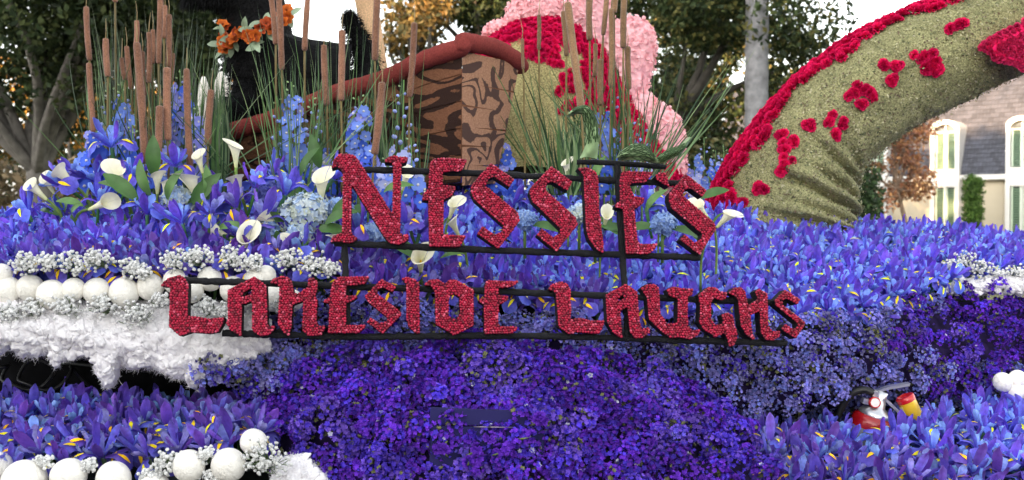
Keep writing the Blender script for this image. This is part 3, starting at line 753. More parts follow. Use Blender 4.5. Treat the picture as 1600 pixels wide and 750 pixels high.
# ------------------------------------------------------------------ cotton trim
def cotton(name, label, top, bot, drips, dt, dm, db, nu=170, nv=44, amp=1.0):
    """top/bot: (px,py) outline rows; drips: (px, halfwidth, extra px)"""
    mb = MB(); top = np.array(top, float); bot = np.array(bot, float); V = []; N = []
    W = lin(243, 240, 243)
    for i in range(nu):
        u = i / (nu - 1); px = top[0, 0] + u * (top[-1, 0] - top[0, 0])
        ty = np.interp(px, top[:, 0], top[:, 1]); by = np.interp(px, bot[:, 0], bot[:, 1])
        by += 6 * noise.noise(Vector((px * .06, 0, 3))) + 5 * noise.noise(Vector((px * .2, 1, 3)))
        for (c, hw, ex) in drips: by += ex * math.exp(-((px - c) / hw) ** 2)
        for j in range(nv):
            v = j / (nv - 1); d = dt * (1 - v) ** 2 + 2 * dm * v * (1 - v) + db * v * v
            if j >= nv - 4: d += .012 * (j - nv + 4) ** 1.5      # roll the hem back
            V.append(P(px, ty + (by - ty) * min(v * 1.04, 1), d))
    V = np.array(V).reshape(nu, nv, 3)
    du = np.gradient(V, axis=0); dv = np.gradient(V, axis=1); n = nz(np.cross(dv, du))
    for i in range(nu):
        for j in range(nv):
            p = V[i, j]; h = .014 * fbm(p, 14, 3) + .007 * abs(fbm(p, 36, 2)) + .0015 * fbm(p, 110, 2)
            if n[i, j] @ (CAM - p) < 0: n[i, j] *= -1
            V[i, j] = p + n[i, j] * h * amp
    mb.add(V.reshape(-1, 3), grid_faces(nu, nv), W)
    # fluff: small puffs half sunk in the batting and loose fibres along the hem
    bv, bf = icos(2)
    for _ in range(int(420 * amp * nu / 170)):
        i, j = random.randrange(nu), int(nv * random.random() ** .6); j = min(j, nv - 5)
        p = V[i, j]; r = random.uniform(.006, .015); sh_ = rng.random(3) * 9; pv = bv * r * [1.2, .7, .85] * (1 + .14 * np.sin(bv[:, :1] * 5 + sh_[0]) + .14 * np.sin(bv[:, 1:2] * 6 + sh_[1]) + .08 * np.sin(bv[:, 2:] * 9 + sh_[2])) @ rand_rot(1)[0].T
        mb.add(pv + p - n[i, j] * r * .45, bf, W * random.uniform(.92, 1))
    for _ in range(int(13000 * nu / 170)):
        i = random.randrange(nu); j = random.randrange(nv) if random.random() < .6 else random.randrange(nv - 6, nv)
        p = V[i, j]; d1 = nz(n[i, j] * .7 + rng.normal(size=3) * .8); L = random.uniform(.003, .008); s = nz(np.cross(d1, rng.normal(size=3))) * .0004
        m_ = p + d1 * L * .5 + rng.normal(size=3) * .002; e = p + d1 * L + rng.normal(size=3) * .004
        mb.add([p - s, p + s, m_ + s, m_ - s, e], [[0, 1, 2, 3], [3, 2, 4]], W)
    return tag(mb.build(name, M_COTTON, loc=V[nu // 2, nv - 1]), label, 'cotton trim', kind='stuff')
cotton('cotton_trim', 'fluffy white cotton trim dripping below the white balls', [(-70, 462), (100, 468), (230, 472), (330, 478), (420, 482)],
       [(-70, 552), (0, 552), (18, 536), (32, 556), (76, 549), (94, 556), (144, 556), (161, 575), (188, 568), (264, 580), (323, 585), (380, 560), (420, 548)],
       [(86, 6, 20), (168, 13, 30), (303, 8, 18), (178, 5, 8)], 2.275, 2.14, 2.24)
cotton('cotton_trim', 'white cotton patch at the foot of the violet statice bank', [(425, 724), (470, 706), (512, 738)], [(425, 790), (512, 792)], [], 2.07, 2.02, 2.02, nu=40, nv=24, amp=.6)
cotton('cotton_trim', 'white cotton strip under the far iris bank above deep violet statice', [(1472, 440), (1520, 436), (1640, 428)], [(1472, 460), (1640, 456)], [], 3.0, 2.95, 3.0, nu=70, nv=20, amp=.7)

# ------------------------------------------------------------------ white balls
bv, bf = icos(3)
def ball_mesh(sd_):
    m = MB(); q = bv.copy() * [1, 1, 1.04]; q *= (1 + .012 * np.sin(q[:, :1] * 3 + sd_) + .01 * np.sin(q[:, 2:] * 4 + sd_))
    m.add(q, bf, lin(240, 236, 228)); 
    return m.mesh('white_ball', mat=M_WHITE)
BALLS = [ball_mesh(k) for k in range(3)]
def ball(px, py, r, d, label, group):
    o = inst('white_ball', random.choice(BALLS), None, rand_rot(1)[0] * (r / F * d), P(px, py, d)); tag(o, label, 'ball', group)
for px, py, r in [(-28, 440, 20), (2, 430, 18), (11, 452, 21), (47, 450, 21), (81, 460, 23), (115, 452, 18), (151, 455, 21), (194, 457, 23), (235, 448, 21), (275, 440, 20), (300, 455, 18), (328, 436, 19), (364, 452, 20), (400, 438, 19), (428, 466, 21), (415, 430, 16), (455, 470, 18)]:
    ball(px, py, r, 2.235 + random.uniform(-.008, .012), 'smooth white ball in the row above the cotton trim', 'white balls above the cotton')
for px, py, r in [(-3, 728, 24), (38, 752, 36), (107, 744, 30), (177, 748, 29), (240, 765, 28), (295, 728, 27), (357, 727, 29), (396, 690, 22)]:
    ball(px, py, r * .93, 2.0 if r > 24 else 2.06, 'large white ball in front of the low iris bed', 'white balls before the low irises')
for px, py, r in [(1567, 597, 15), (1590, 592, 14), (1588, 612, 16)]:
    ball(px, py, r, 2.62, 'mottled white ball beside the low irises and violet bank', 'white balls by the violet bank')

# ------------------------------------------------------------------ baby's breath
i0v, i0f = icos(0)
BB_T = (i0v, [i0f], np.ones((12, 3)))
def babys_breath(px, py, rpx, d, label, group=None, n=None):
    c = P(px, py, d); R = rpx / F * d; n = n or int(26 + 2.6 * rpx)
    t = thing('babys_breath', label, 'flower spray', c + [0, .03, -R], group)
    dv = nz(rng.normal(size=(n, 3)) + [0, -.7, .15]); T = c + dv * R * (0.35 + .75 * rng.random((n, 1))) * [1.15, .7, .85]
    m = MB(); M3 = rand_rot(n) * (.0026 + .0016 * rng.random(n))[:, None, None]
    m.add_tpl(BB_T, M3, T, np.repeat(lin(240, 240, 238)[None], n, 0) * (.8 + .2 * rng.random((n, 1))))
    k = n; m.add_tpl(FLO, frames(dv) * .0040, T + dv * .001, np.repeat(lin(246, 246, 244)[None], k, 0))
    m.build('florets', M_TUFT, t)['kind'] = 'stuff'
    m = MB(); b_ = c + np.array([0, .035, -R * .6])
    for q in T[::2]: 
        mid = (b_ + q) / 2 + rng.normal(size=3) * .004; tube(m, [b_, mid, q], .0007, lin(120, 140, 100), 4, cap=False)
    m.build('stems', M_LEAF, t)
for px, py, r in [(40, 412, 24), (75, 408, 18), (118, 410, 24), (155, 405, 22), (205, 418, 20), (222, 424, 15), (270, 408, 22), (305, 402, 24), (365, 404, 24), (395, 410, 18), (450, 405, 22), (490, 412, 26), (515, 420, 16)]:
    babys_breath(px, py, r, 2.215, "white baby's breath tuft tucked above the row of white balls", "baby's breath above the balls")
for px, py, r in [(18, 488, 22), (50, 482, 20), (102, 480, 24), (160, 478, 22), (213, 492, 27), (250, 470, 16), (320, 480, 22), (345, 490, 22), (385, 480, 16), (440, 478, 15)]:
    babys_breath(px, py, r, 2.2, "white baby's breath tuft hanging between balls and cotton", "baby's breath below the balls")
for px, py, r, lb in [(262, 722, 24, 'beside the large front balls'), (235, 745, 20, 'beside the large front balls'), (322, 712, 18, 'beside the large front balls'), (415, 715, 36, 'at the corner of the violet statice bank'), (330, 745, 18, 'beside the large front balls'), (70, 722, 16, 'beside the large front balls'), (140, 728, 14, 'beside the large front balls')]:
    babys_breath(px, py, r, 2.0, "white baby's breath tuft " + lb, "baby's breath by the front balls")
for px, py, r in [(1484, 418, 16), (1506, 410, 20), (1532, 418, 18), (1560, 428, 14), (1590, 424, 14)]:
    babys_breath(px, py, r, 2.99, "white baby's breath tuft on the far cotton strip", "baby's breath on the far cotton")

# ------------------------------------------------------------------ sign
SIGN0 = P(800, 400, 2.19)
SNRM = nz(np.array([math.sin(math.radians(6.0)), -math.cos(math.radians(6.0)), .16]))
def S(px, py, off=0.0):
    r = ray(px, py); t = ((SIGN0 - CAM) @ SNRM) / (r @ SNRM)
    return CAM + r * t + SNRM * off
SX = nz(S(1100, 400) - S(500, 400)); SY = np.cross(SNRM, SX)
def s2(p): q = p - SIGN0; return np.array([q @ SX, q @ SY])
def s3(xy, off=0.0): return SIGN0 + SX * xy[0] + SY * xy[1] + SNRM * off
A_ = (500, 220, 3.75); B_ = (800, 220, 3.75); C_ = (240, 410, 5.0); D_ = (540, 410, 5.0); E_ = (840, 410, 1600 / 440)
LET = [
 ('N', A_, [(68,160),(80,112),(115,76),(165,75),(200,85),(225,112),(425,430),(428,150),(422,128),(380,126),(385,105),(410,90),(440,85),(460,95),(500,92),(515,98),(505,125),(480,135),(475,160),(470,540),(485,552),(515,545),(520,570),(500,595),(455,608),(410,600),(385,575),(190,262),(184,262),(182,535),(190,550),(218,570),(200,592),(165,600),(120,590),(60,592),(75,560),(110,545),(130,535),(135,190),(120,165),(100,150),(85,155)], []),
 ('E', A_, [(645,130),(665,105),(720,100),(858,108),(860,120),(830,175),(720,182),(718,260),(790,265),(795,280),(770,325),(725,345),(722,550),(850,555),(852,565),(815,622),(640,618),(635,350),(598,345),(605,310),(635,280)], []),
 ('S', A_, [(1000,130),(1138,225),(1110,270),(1020,210),(985,225),(970,265),(1160,420),(1170,470),(1045,632),(922,545),(950,502),(1025,550),(1070,530),(1075,495),(905,345),(885,305),(885,265)], []),
 ('S', B_, [(230,150),(352,240),(325,292),(240,240),(205,245),(195,290),(370,445),(385,490),(262,648),(145,550),(175,515),(240,565),(280,545),(285,515),(120,355),(102,305),(105,280)], []),
 ('I', B_, [(385,160),(440,155),(490,180),(505,215),(510,400),(535,600),(535,658),(500,640),(450,575),(435,520),(420,210),(405,180)], []),
 ('E', B_, [(640,185),(665,178),(820,182),(815,205),(780,245),(700,248),(690,260),(715,325),(775,335),(770,365),(740,390),(715,395),(735,580),(750,605),(852,602),(835,640),(800,662),(670,662),(650,400),(605,388),(610,370),(635,350),(630,240)], []),
 ('apostrophe', B_, [(840,205),(865,185),(895,185),(912,215),(918,270),(845,225)], []),
 ('S', B_, [(1020,195),(1140,290),(1115,328),(1050,280),(1010,285),(1000,320),(1185,480),(1197,515),(1100,668),(985,580),(1010,548),(1070,598),(1110,575),(1115,545),(935,395),(918,345),(920,310)], []),
 ('L', C_, [(60,185),(75,155),(120,120),(200,98),(240,120),(270,165),(265,420),(340,422),(420,440),(550,430),(545,470),(500,545),(420,555),(290,545),(205,575),(120,500),(130,205),(125,190)], []),
 ('A', C_, [(580,215),(790,110),(880,180),(890,480),(905,500),(945,490),(945,520),(905,565),(840,575),(785,545),(770,520),(770,300),(690,330),(685,575),(600,530),(570,480),(580,440)], [[(695,262),(702,235),(758,200),(770,215),(765,240),(710,270)]]),
 ('K', C_, [(910,160),(940,125),(1005,105),(1055,115),(1085,160),(1095,240),(1125,245),(1205,190),(1205,130),(1240,115),(1282,150),(1275,220),(1260,262),(1278,290),(1272,455),(1290,500),(1338,492),(1335,530),(1300,570),(1215,575),(1168,540),(1160,500),(1172,300),(1085,330),(1078,450),(1080,500),(1055,575),(1010,540),(970,480),(985,200),(965,168)], []),
 ('E', D_, [(-170,300),(-125,272),(-108,185),(-95,145),(-50,112),(182,110),(155,165),(100,175),(5,180),(3,260),(85,260),(90,272),(55,300),(5,315),(2,490),(152,488),(150,505),(120,535),(90,552),(-135,550),(-125,320),(-165,315)], []),
 ('S', D_, [(280,130),(395,190),(365,232),(290,195),(250,210),(248,245),(430,385),(435,410),(290,558),(165,465),(195,430),(265,475),(320,460),(330,435),(165,300),(150,265)], []),
 ('I', D_, [(440,125),(480,115),(540,130),(575,165),(578,555),(545,550),(490,500),(475,440),(475,170)], []),
 ('D', D_, [(620,165),(655,135),(720,130),(775,165),(810,135),(860,135),(1000,215),(1000,495),(850,568),(705,485),(698,215),(660,180),(625,180)], [[(805,300),(815,260),(850,245),(890,270),(893,400),(865,445),(830,440),(805,410)]]),
 ('E', D_, [(1090,165),(1110,138),(1350,148),(1320,180),(1275,195),(1195,200),(1190,255),(1270,265),(1262,295),(1230,320),(1195,325),(1192,470),(1210,498),(1340,502),(1335,530),(1295,555),(1085,558),(1080,330),(1040,305),(1045,290),(1085,270)], []),
 ('L', E_, [(60,155),(80,125),(130,108),(170,120),(185,150),(190,280),(185,325),(240,315),(300,330),(378,330),(375,360),(350,405),(280,400),(220,395),(180,410),(120,365),(105,180),(85,160)], []),
 ('A', E_, [(385,185),(500,122),(565,165),(580,340),(595,375),(635,370),(640,395),(600,428),(555,430),(525,395),(510,250),(470,275),(480,430),(430,400),(395,340),(390,240)], [[(455,205),(485,180),(490,205),(460,222)]]),
 ('U', E_, [(585,150),(615,125),(665,122),(690,148),(697,290),(735,348),(795,345),(797,205),(745,188),(735,155),(765,138),(820,146),(885,150),(878,185),(852,195),(855,360),(878,388),(922,378),(915,412),(870,437),(805,425),(758,430),(705,392),(632,322),(622,205),(600,165)], []),
 ('G', E_, [(912,185),(970,140),(1005,140),(1040,165),(1075,170),(1072,200),(1045,218),(1000,200),(985,230),(985,320),(1010,355),(1050,350),(1055,330),(1045,300),(1075,285),(1110,300),(1120,360),(1135,400),(1130,440),(1115,472),(1085,475),(1080,440),(1060,400),(1010,425),(940,375),(920,340),(925,240)], []),
 ('H', E_, [(1085,175),(1115,143),(1155,140),(1180,165),(1195,245),(1250,210),(1235,165),(1255,150),(1305,175),(1310,360),(1335,390),(1378,390),(1375,420),(1335,445),(1295,440),(1270,400),(1262,275),(1210,300),(1215,370),(1230,438),(1190,415),(1155,360),(1140,215),(1115,185)], []),
 ('S', E_, [(1405,155),(1492,210),(1475,238),(1415,205),(1390,215),(1390,240),(1510,330),(1522,350),(1465,432),(1385,378),(1405,350),(1450,378),(1480,365),(1478,345),(1355,245),(1345,215)], [])]
def inside(pt, poly):
    x, y = pt; r = False; n = len(poly)
    for i in range(n):
        x0, y0 = poly[i]; x1, y1 = poly[(i + 1) % n]
        if (y0 > y) != (y1 > y) and x < (x1 - x0) * (y - y0) / (y1 - y0) + x0: r = not r
    return r
def edge_dist(pt, poly):
    a = np.asarray(poly); b = np.roll(a, -1, 0); p = np.asarray(pt); ab = b - a
    t = np.clip(((p - a) * ab).sum(1) / ((ab * ab).sum(1) + 1e-12), 0, 1)
    return np.min(np.linalg.norm(a + ab * t[:, None] - p, axis=1))
sign = thing('lettered_sign', "black framed sign spelling NESSIE'S LAKESIDE LAUGHS in red beaded letters", 'sign', S(760, 560))
bead_v = []
for ring, (rr, zz_) in enumerate([(1.0, -.1), (.82, .45), (.42, .75)]):
    for k in range(7): a = 2 * math.pi * (k + .5 * ring) / 7; bead_v.append([rr * math.cos(a), rr * math.sin(a), zz_])
bead_v.append([0, 0, .85]); bead_f4 = grid_faces(3, 7, True); bead_f3 = np.array([[14 + k, 14 + (k + 1) % 7, 21] for k in range(7)])
BEAD_T = (np.array(bead_v), [bead_f4, bead_f3], np.ones((22, 3)))
import bmesh
THK = .034
def letter(nm, org, pts, holes):
    to2 = lambda q: s2(S(org[0] + q[0] / org[2], org[1] + q[1] / org[2]))
    out = [to2(q) for q in pts]; hl = [[to2(q) for q in h] for h in holes]
    # black body: curve fill through bmesh triangle_fill, extruded back
    bm = bmesh.new(); loops = []
    for lp_ in [out] + hl:
        vs = [bm.verts.new((q[0], q[1], 0)) for q in lp_]
        for i in range(len(vs)): bm.edges.new((vs[i], vs[(i + 1) % len(vs)]))
    bmesh.ops.triangle_fill(bm, use_beauty=True, edges=bm.edges[:])
    bm.verts.ensure_lookup_table(); bm.verts.index_update()
    V2 = [(v.co.x, v.co.y) for v in bm.verts]; tris = [[v.index for v in f.verts] for f in bm.faces]; bm.free()
    m = MB(); n = len(V2); K = (.011, .011, .013)
    Vf = [s3(q, 0) for q in V2] + [s3(q, -THK) for q in V2]
    Fc = []
    for t3 in tris:
        a, b_, c_ = [np.array(V2[i]) for i in t3]
        if np.cross(b_ - a, c_ - a) < 0: t3 = t3[::-1]
        Fc.append(t3); Fc.append([i + n for i in t3[::-1]])
    k0 = 0
    for lp_ in [out] + hl:
        L_ = len(lp_)
        for i in range(L_): a, b_ = k0 + i, k0 + (i + 1) % L_; Fc.append([a, b_, b_ + n, a + n])
        k0 += L_
    KC = np.repeat(np.array(K)[None], 2 * n, 0); m.add(np.array(Vf), Fc, K); FR_ = [s3(q, .0004) for q in V2]; m.add(np.array(FR_), [f for f in Fc if len(f) == 3 and max(f) < n], (.085, .008, .02))
    o = m.build('letter_apostrophe' if nm == 'apostrophe' else 'letter', M_BLACK, sign, smooth=False)
    o['label'] = 'red beaded apostrophe' if nm == 'apostrophe' else 'red beaded letter ' + nm
    pa = np.array(out); lo, hi = pa.min(0), pa.max(0); sp = .0052; T = []; j = 0; y = lo[1] + sp * .3
    while y < hi[1]:
        x = lo[0] + (sp * .5 if j % 2 else 0)
        while x < hi[0]:
            q = np.array([x, y]) + rng.normal(size=2) * .0005
            if inside(q, out) and not any(inside(q, h) for h in hl) and min(edge_dist(q, lp_) for lp_ in [out] + hl) > .0042: T.append(s3(q, .0006 + .0008 * random.random()))
            x += sp
        y += sp * .86; j += 1
    for lp_ in [out] + hl:      # bead line following the edge
        for i in range(len(lp_)):
            a, b_ = lp_[i], lp_[(i + 1) % len(lp_)]; L_ = np.linalg.norm(b_ - a); k = max(1, int(L_ / .0050))
            nrm_ = np.array([-(b_ - a)[1], (b_ - a)[0]]) / (L_ + 1e-9)
            for q in range(k):
                e_ = a + (b_ - a) * ((q + .5) / k)
                for sg in (1, -1):
                    e2_ = e_ + nrm_ * .0019 * sg
                    if inside(e2_, out) and not any(inside(e2_, h) for h in hl): T.append(s3(e2_ + rng.normal(size=2) * .0003, .0006)); break
    T = np.array(T); k = len(T)
    base = np.array([SX, SY, SNRM]).T
    sc = .0027 * (.88 + .28 * rng.random(k))
    ang = rng.random(k) * 6.28; Rz = np.zeros((k, 3, 3)); Rz[:, 0, 0] = np.cos(ang); Rz[:, 0, 1] = -np.sin(ang); Rz[:, 1, 0] = np.sin(ang); Rz[:, 1, 1] = np.cos(ang); Rz[:, 2, 2] = 1
    tilt = rng.normal(size=(k, 2)) * .16; Rz[:, 0, 2] = tilt[:, 0]; Rz[:, 1, 2] = tilt[:, 1]
    C = np.repeat(lin(168, 18, 56)[None], k, 0) * (.55 + .7 * rng.random((k, 1)))
    g = rng.random(k) < .07; C[g] = lin(206, 84, 110); g = rng.random(k) < .08; C[g] = lin(112, 14, 38)
    m = MB(); m.add_tpl(BEAD_T, (base @ Rz) * sc[:, None, None], T, C)
    bo = m.build('beads', M_BEAD, o); bo['kind'] = 'stuff'
    return k
nb = 0
for L_ in LET: nb += letter(*L_)
print('beads', nb)
def bar(pts, r=.0068):
    m = MB(); q = np.array([S(a, b, -.026) for a, b in pts])
    n = max(3, int(np.linalg.norm(q[-1] - q[0]) / .008)); q = cr(q, n)
    tube(m, q + rng.normal(size=q.shape) * .0004, r * (1 + .08 * rng.normal(size=n)), (.012, .012, .015), 8)
    m.build('frame_bar', M_BLACK, sign)
bar([(560, 261), (720, 266), (1000, 280), (1090, 284)]); bar([(522, 377), (760, 388), (1100, 400)])
bar([(285, 436), (560, 446), (840, 456), (1235, 472)]); bar([(345, 519), (560, 525), (840, 524), (1236, 536)])
bar([(537, 378), (540, 450), (543, 528)]); bar([(968, 252), (976, 390), (982, 470), (985, 532)])
for px_, py_ in ((430, 521), (700, 526), (985, 529), (1180, 535)):      # stays from the lower bar back into the flower bank
    m = MB(); a = S(px_, py_, -.026); tube(m, [a, a + [0, .1, .008], a + [0, .26, .01]], .006, (.012, .012, .015), 8); m.build('frame_stay', M_BLACK, sign); bar([(905, 249), (970, 251), (1045, 257)], .005)
# green leaf ornaments on top of the sign frame
def ribbon(name, rows, C, thick=.004):
    """rows: (px0,py0,px1,py1,off) left/right edge pixels along the leaf"""
    m = MB(); rws = cr(rows, 24); V = []; nv = 7
    for r in rws:
        for j in range(nv):
            s = j / (nv - 1); b_ = 1 - (2 * s - 1) ** 2
            V.append(S(r[0] + (r[2] - r[0]) * s, r[1] + (r[3] - r[1]) * s, r[4] + .016 * b_ + .0025 * math.sin(9 * s + r[1] * .3)))
    V = np.array(V); nr_ = np.repeat(np.linspace(.75, 1.15, 24), nv)
    Cc = np.asarray(C)[None] * (np.array([.8 + .35 * ((i * 7919) % 13) / 13 for i in range(len(V))]))[:, None]
    m.add(V, grid_faces(24, nv), Cc); m.add(V - SNRM * thick, grid_faces(24, nv)[:, ::-1], np.array([.012, .014, .012]))
    o = m.build(name, M_LEAF, sign)
    o['label'] = 'curled green leaf ornament on the sign frame'
    # veins / layered leaf strips
    for k in range(2):
        m = MB(); 
        for q in range(9):
            a = (q + .5 * k) / 9
            pts = [V[i * nv + min(nv - 1, max(0, int(round((.5 + .42 * math.sin(a * 9 + i * .12)) * (nv - 1)))))] + SNRM * .002 for i in range(2 + k, 22, 4)]
            tube(m, cr(pts, 14), .0009, lin(60, 84, 50) * (1 + .6 * k), 4, cap=False)
        m.build('vein', M_LEAF, o)
GL = lin(150, 178, 130)
ribbon('leaf_ornament', [(882, 189, 884, 183, .03), (892, 186, 896, 175, .04), (902, 187, 912, 176, .05), (906, 196, 924, 188, .04), (911, 215, 931, 208, .03), (911, 232, 933, 228, .02), (905, 248, 932, 250, .005)], GL)
ribbon('leaf_ornament', [(962, 248, 966, 250, .0), (968, 238, 972, 253, .02), (984, 230, 986, 255, .03), (1002, 232, 1004, 256, .03), (1018, 246, 1018, 257, .015), (1026, 252, 1026, 257, .005)], GL)
ribbon('leaf_ornament', [(1018, 255, 1028, 257, .0), (1028, 244, 1036, 256, .012), (1042, 236, 1050, 248, .02), (1056, 232, 1062, 240, .02), (1071, 218, 1074, 224, .02)], GL * .85)
# ------------------------------------------------------------------ boat
boat = thing('rowing_boat', 'brown wood grained rowing boat with a red brown rolled gunwale', 'boat', P(560, 300, 3.15))
def stripe_mat(name, base, dark, scale, k, thr, vec):
    m = vmat(name, 0.95, nscale=220, namt=.2, bscale=380, bump=.8, bdist=.004, spec=.1)
    nt = m.node_tree; N = nt.nodes; L = nt.links; bs = N['Principled BSDF']
    src = bs.inputs['Base Color'].links[0].from_socket
    tc = N.new('ShaderNodeTexCoord'); mp = N.new('ShaderNodeMapping'); mp.inputs['Scale'].default_value = vec[:3]; mp.inputs['Rotation'].default_value = (0, vec[3], 0)
    L.new(tc.outputs['Object'], mp.inputs['Vector'])
    n1 = N.new('ShaderNodeTexNoise'); n1.inputs['Scale'].default_value = scale; n1.inputs['Detail'].default_value = 1.5; n1.inputs['Distortion'].default_value = .6
    L.new(mp.outputs[0], n1.inputs['Vector'])
    a = N.new('ShaderNodeMath'); a.operation = 'MULTIPLY'; a.inputs[1].default_value = k; L.new(n1.outputs['Fac'], a.inputs[0])
    s = N.new('ShaderNodeMath'); s.operation = 'SINE'; L.new(a.outputs[0], s.inputs[0])
    n2 = N.new('ShaderNodeTexNoise'); n2.inputs['Scale'].default_value = 120; L.new(tc.outputs['Object'], n2.inputs['Vector'])
    n2m = N.new('ShaderNodeMath'); n2m.operation = 'MULTIPLY_ADD'; n2m.inputs[1].default_value = .9; n2m.inputs[2].default_value = -.45; L.new(n2.outputs['Fac'], n2m.inputs[0])
    ad = N.new('ShaderNodeMath'); ad.operation = 'ADD'; L.new(s.outputs[0], ad.inputs[0]); L.new(n2m.outputs[0], ad.inputs[1])
    mr = N.new('ShaderNodeMapRange'); mr.inputs['From Min'].default_value = thr; mr.inputs['From Max'].default_value = thr + .22; L.new(ad.outputs[0], mr.inputs['Value'])
    mx = N.new('ShaderNodeMix'); mx.data_type = 'RGBA'; L.new(mr.outputs[0], mx.inputs[0]); L.new(src, mx.inputs[6]); mx.inputs[7].default_value = (*dark, 1)
    L.new(mx.outputs[2], bs.inputs['Base Color'])
    return m
TAN = lin(172, 130, 104); SIDE_SHADED = lin(128, 88, 66); DKB = lin(58, 42, 37)  # hull side darker than the transom: its shade is put into the colour
M_TRANSOM = stripe_mat('wood_grain_rings', TAN, lin(88, 68, 62), 8.5, 42, .38, (1, 1, 1.1, .3))
M_SIDE = stripe_mat('wood_grain_stripes', SIDE_SHADED, DKB, 4.2, 36, .15, (1.0, 1.0, 2.8, .8))
near = cr([(330, 222, 3.12), (360, 206, 3.1), (430, 185, 3.06), (520, 148, 2.99), (600, 124, 2.93), (660, 95, 2.88), (722, 74, 2.84)], 40)
keel = cr([(345, 300, 3.2), (365, 300, 3.18), (430, 305, 3.14), (520, 305, 3.06), (600, 300, 2.99), (660, 292, 2.94), (720, 285, 2.89)], 40)
NS = 5
for k in range(NS):          # lapped strakes of the near side
    m = MB(); a, b_ = k / NS, (k + 1) / NS - .006
    V = []
    for i in range(40):
        for f, o in ((a, .004), (a + .001, .0), ((a + b_) / 2, .0), (b_, .0), (b_ + .003, .004)):
            q = near[i] * (1 - f) + keel[i] * f; V.append(P(q[0], q[1], q[2] + o + .035 * f * f))
    m.add(np.array(V), grid_faces(40, 5)[:, ::-1], SIDE_SHADED); m.build('plank', M_SIDE, boat, smooth=False)
tl, tr_, bl, br = (722, 78, 2.845), (812, 100, 3.02), (722, 292, 2.9), (774, 286, 3.02)
cuts = [0, .235, .285 + .12, .56, .70, .85, 1.0]
for k in range(6):
    m = MB(); V = []; f0, f1 = cuts[k] + .002, cuts[k + 1] - .002
    tlt = (.012 if k % 2 else -.010)
    for iu in range(9):
        u = iu / 8
        for f, o in ((f0, .006), (f0 + .001, 0), ((f0 + f1) / 2, 0), (f1 - .001, 0), (f1, .006)):
            ff = f + tlt * (u - .5)
            L_ = np.array(tl) * (1 - ff) + np.array(bl) * ff; R_ = np.array(tr_) * (1 - ff) + np.array(br) * ff
            q = L_ * (1 - u) + R_ * u; V.append(P(q[0], q[1], q[2] + o - .01 * math.sin(math.pi * u)))
    m.add(np.array(V), grid_faces(9, 5)[:, ::-1], TAN); m.build('transom_plank', M_TRANSOM, boat, smooth=False)
m = MB()     # inner hull and far side, dark between
far = cr([(330, 215, 3.14), (400, 190, 3.35), (520, 165, 3.5), (640, 135, 3.45), (750, 112, 3.25), (812, 100, 3.03)], 40)
fark = cr([(345, 300, 3.2), (400, 300, 3.35), (520, 300, 3.48), (640, 295, 3.42), (720, 290, 3.2), (774, 288, 3.03)], 40)
V = [P(*(far[i] * (1 - f) + fark[i] * f)) for i in range(40) for f in (0, .5, 1)]
m.add(np.array(V), grid_faces(40, 3), SIDE_SHADED); V = [P(*(near[i] * (1 - f) + keel[i] * f + np.array([0, 0, .04 + .03 * f]))) for i in range(40) for f in (0.02, .5, .98)]
m.add(np.array(V), grid_faces(40, 3), SIDE_SHADED * .8)
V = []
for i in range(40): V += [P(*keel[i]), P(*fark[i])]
m.add(np.array(V), grid_faces(40, 2), SIDE_SHADED * .7); m.build('inner_hull', M_CARPET, boat)
m = MB()
gw = [P(*q) for q in near[::3]] + [P(722, 66, 2.835), P(740, 68, 2.87), P(775, 76, 2.95), P(808, 96, 3.02), P(815, 108, 3.06)]
g_ = cr(gw, 90); rr = np.full(90, .0245); rr[-4:] = [.024, .022, .018, .012]
tube(m, g_, rr * (1 + .04 * rng.normal(size=90)), lin(132, 60, 56), 14); m.build('gunwale', M_CARPET, boat)
m = MB(); g_ = cr([P(*q) for q in far[::3]], 60); tube(m, g_, .02, lin(132, 60, 56), 12); m.build('gunwale', M_CARPET, boat)
# leaning pole behind the dog
m = MB(); tube(m, cr([P(607, 190, 3.5), P(590, 100, 3.5), P(572, 0, 3.5), P(562, -80, 3.5)], 30), np.linspace(.024, .042, 30), lin(214, 176, 138), 14)
tag(m.build('oar', M_CARPET, loc=P(607, 190, 3.5)), 'thick tan speckled oar leaning behind the dog tail', 'oar')

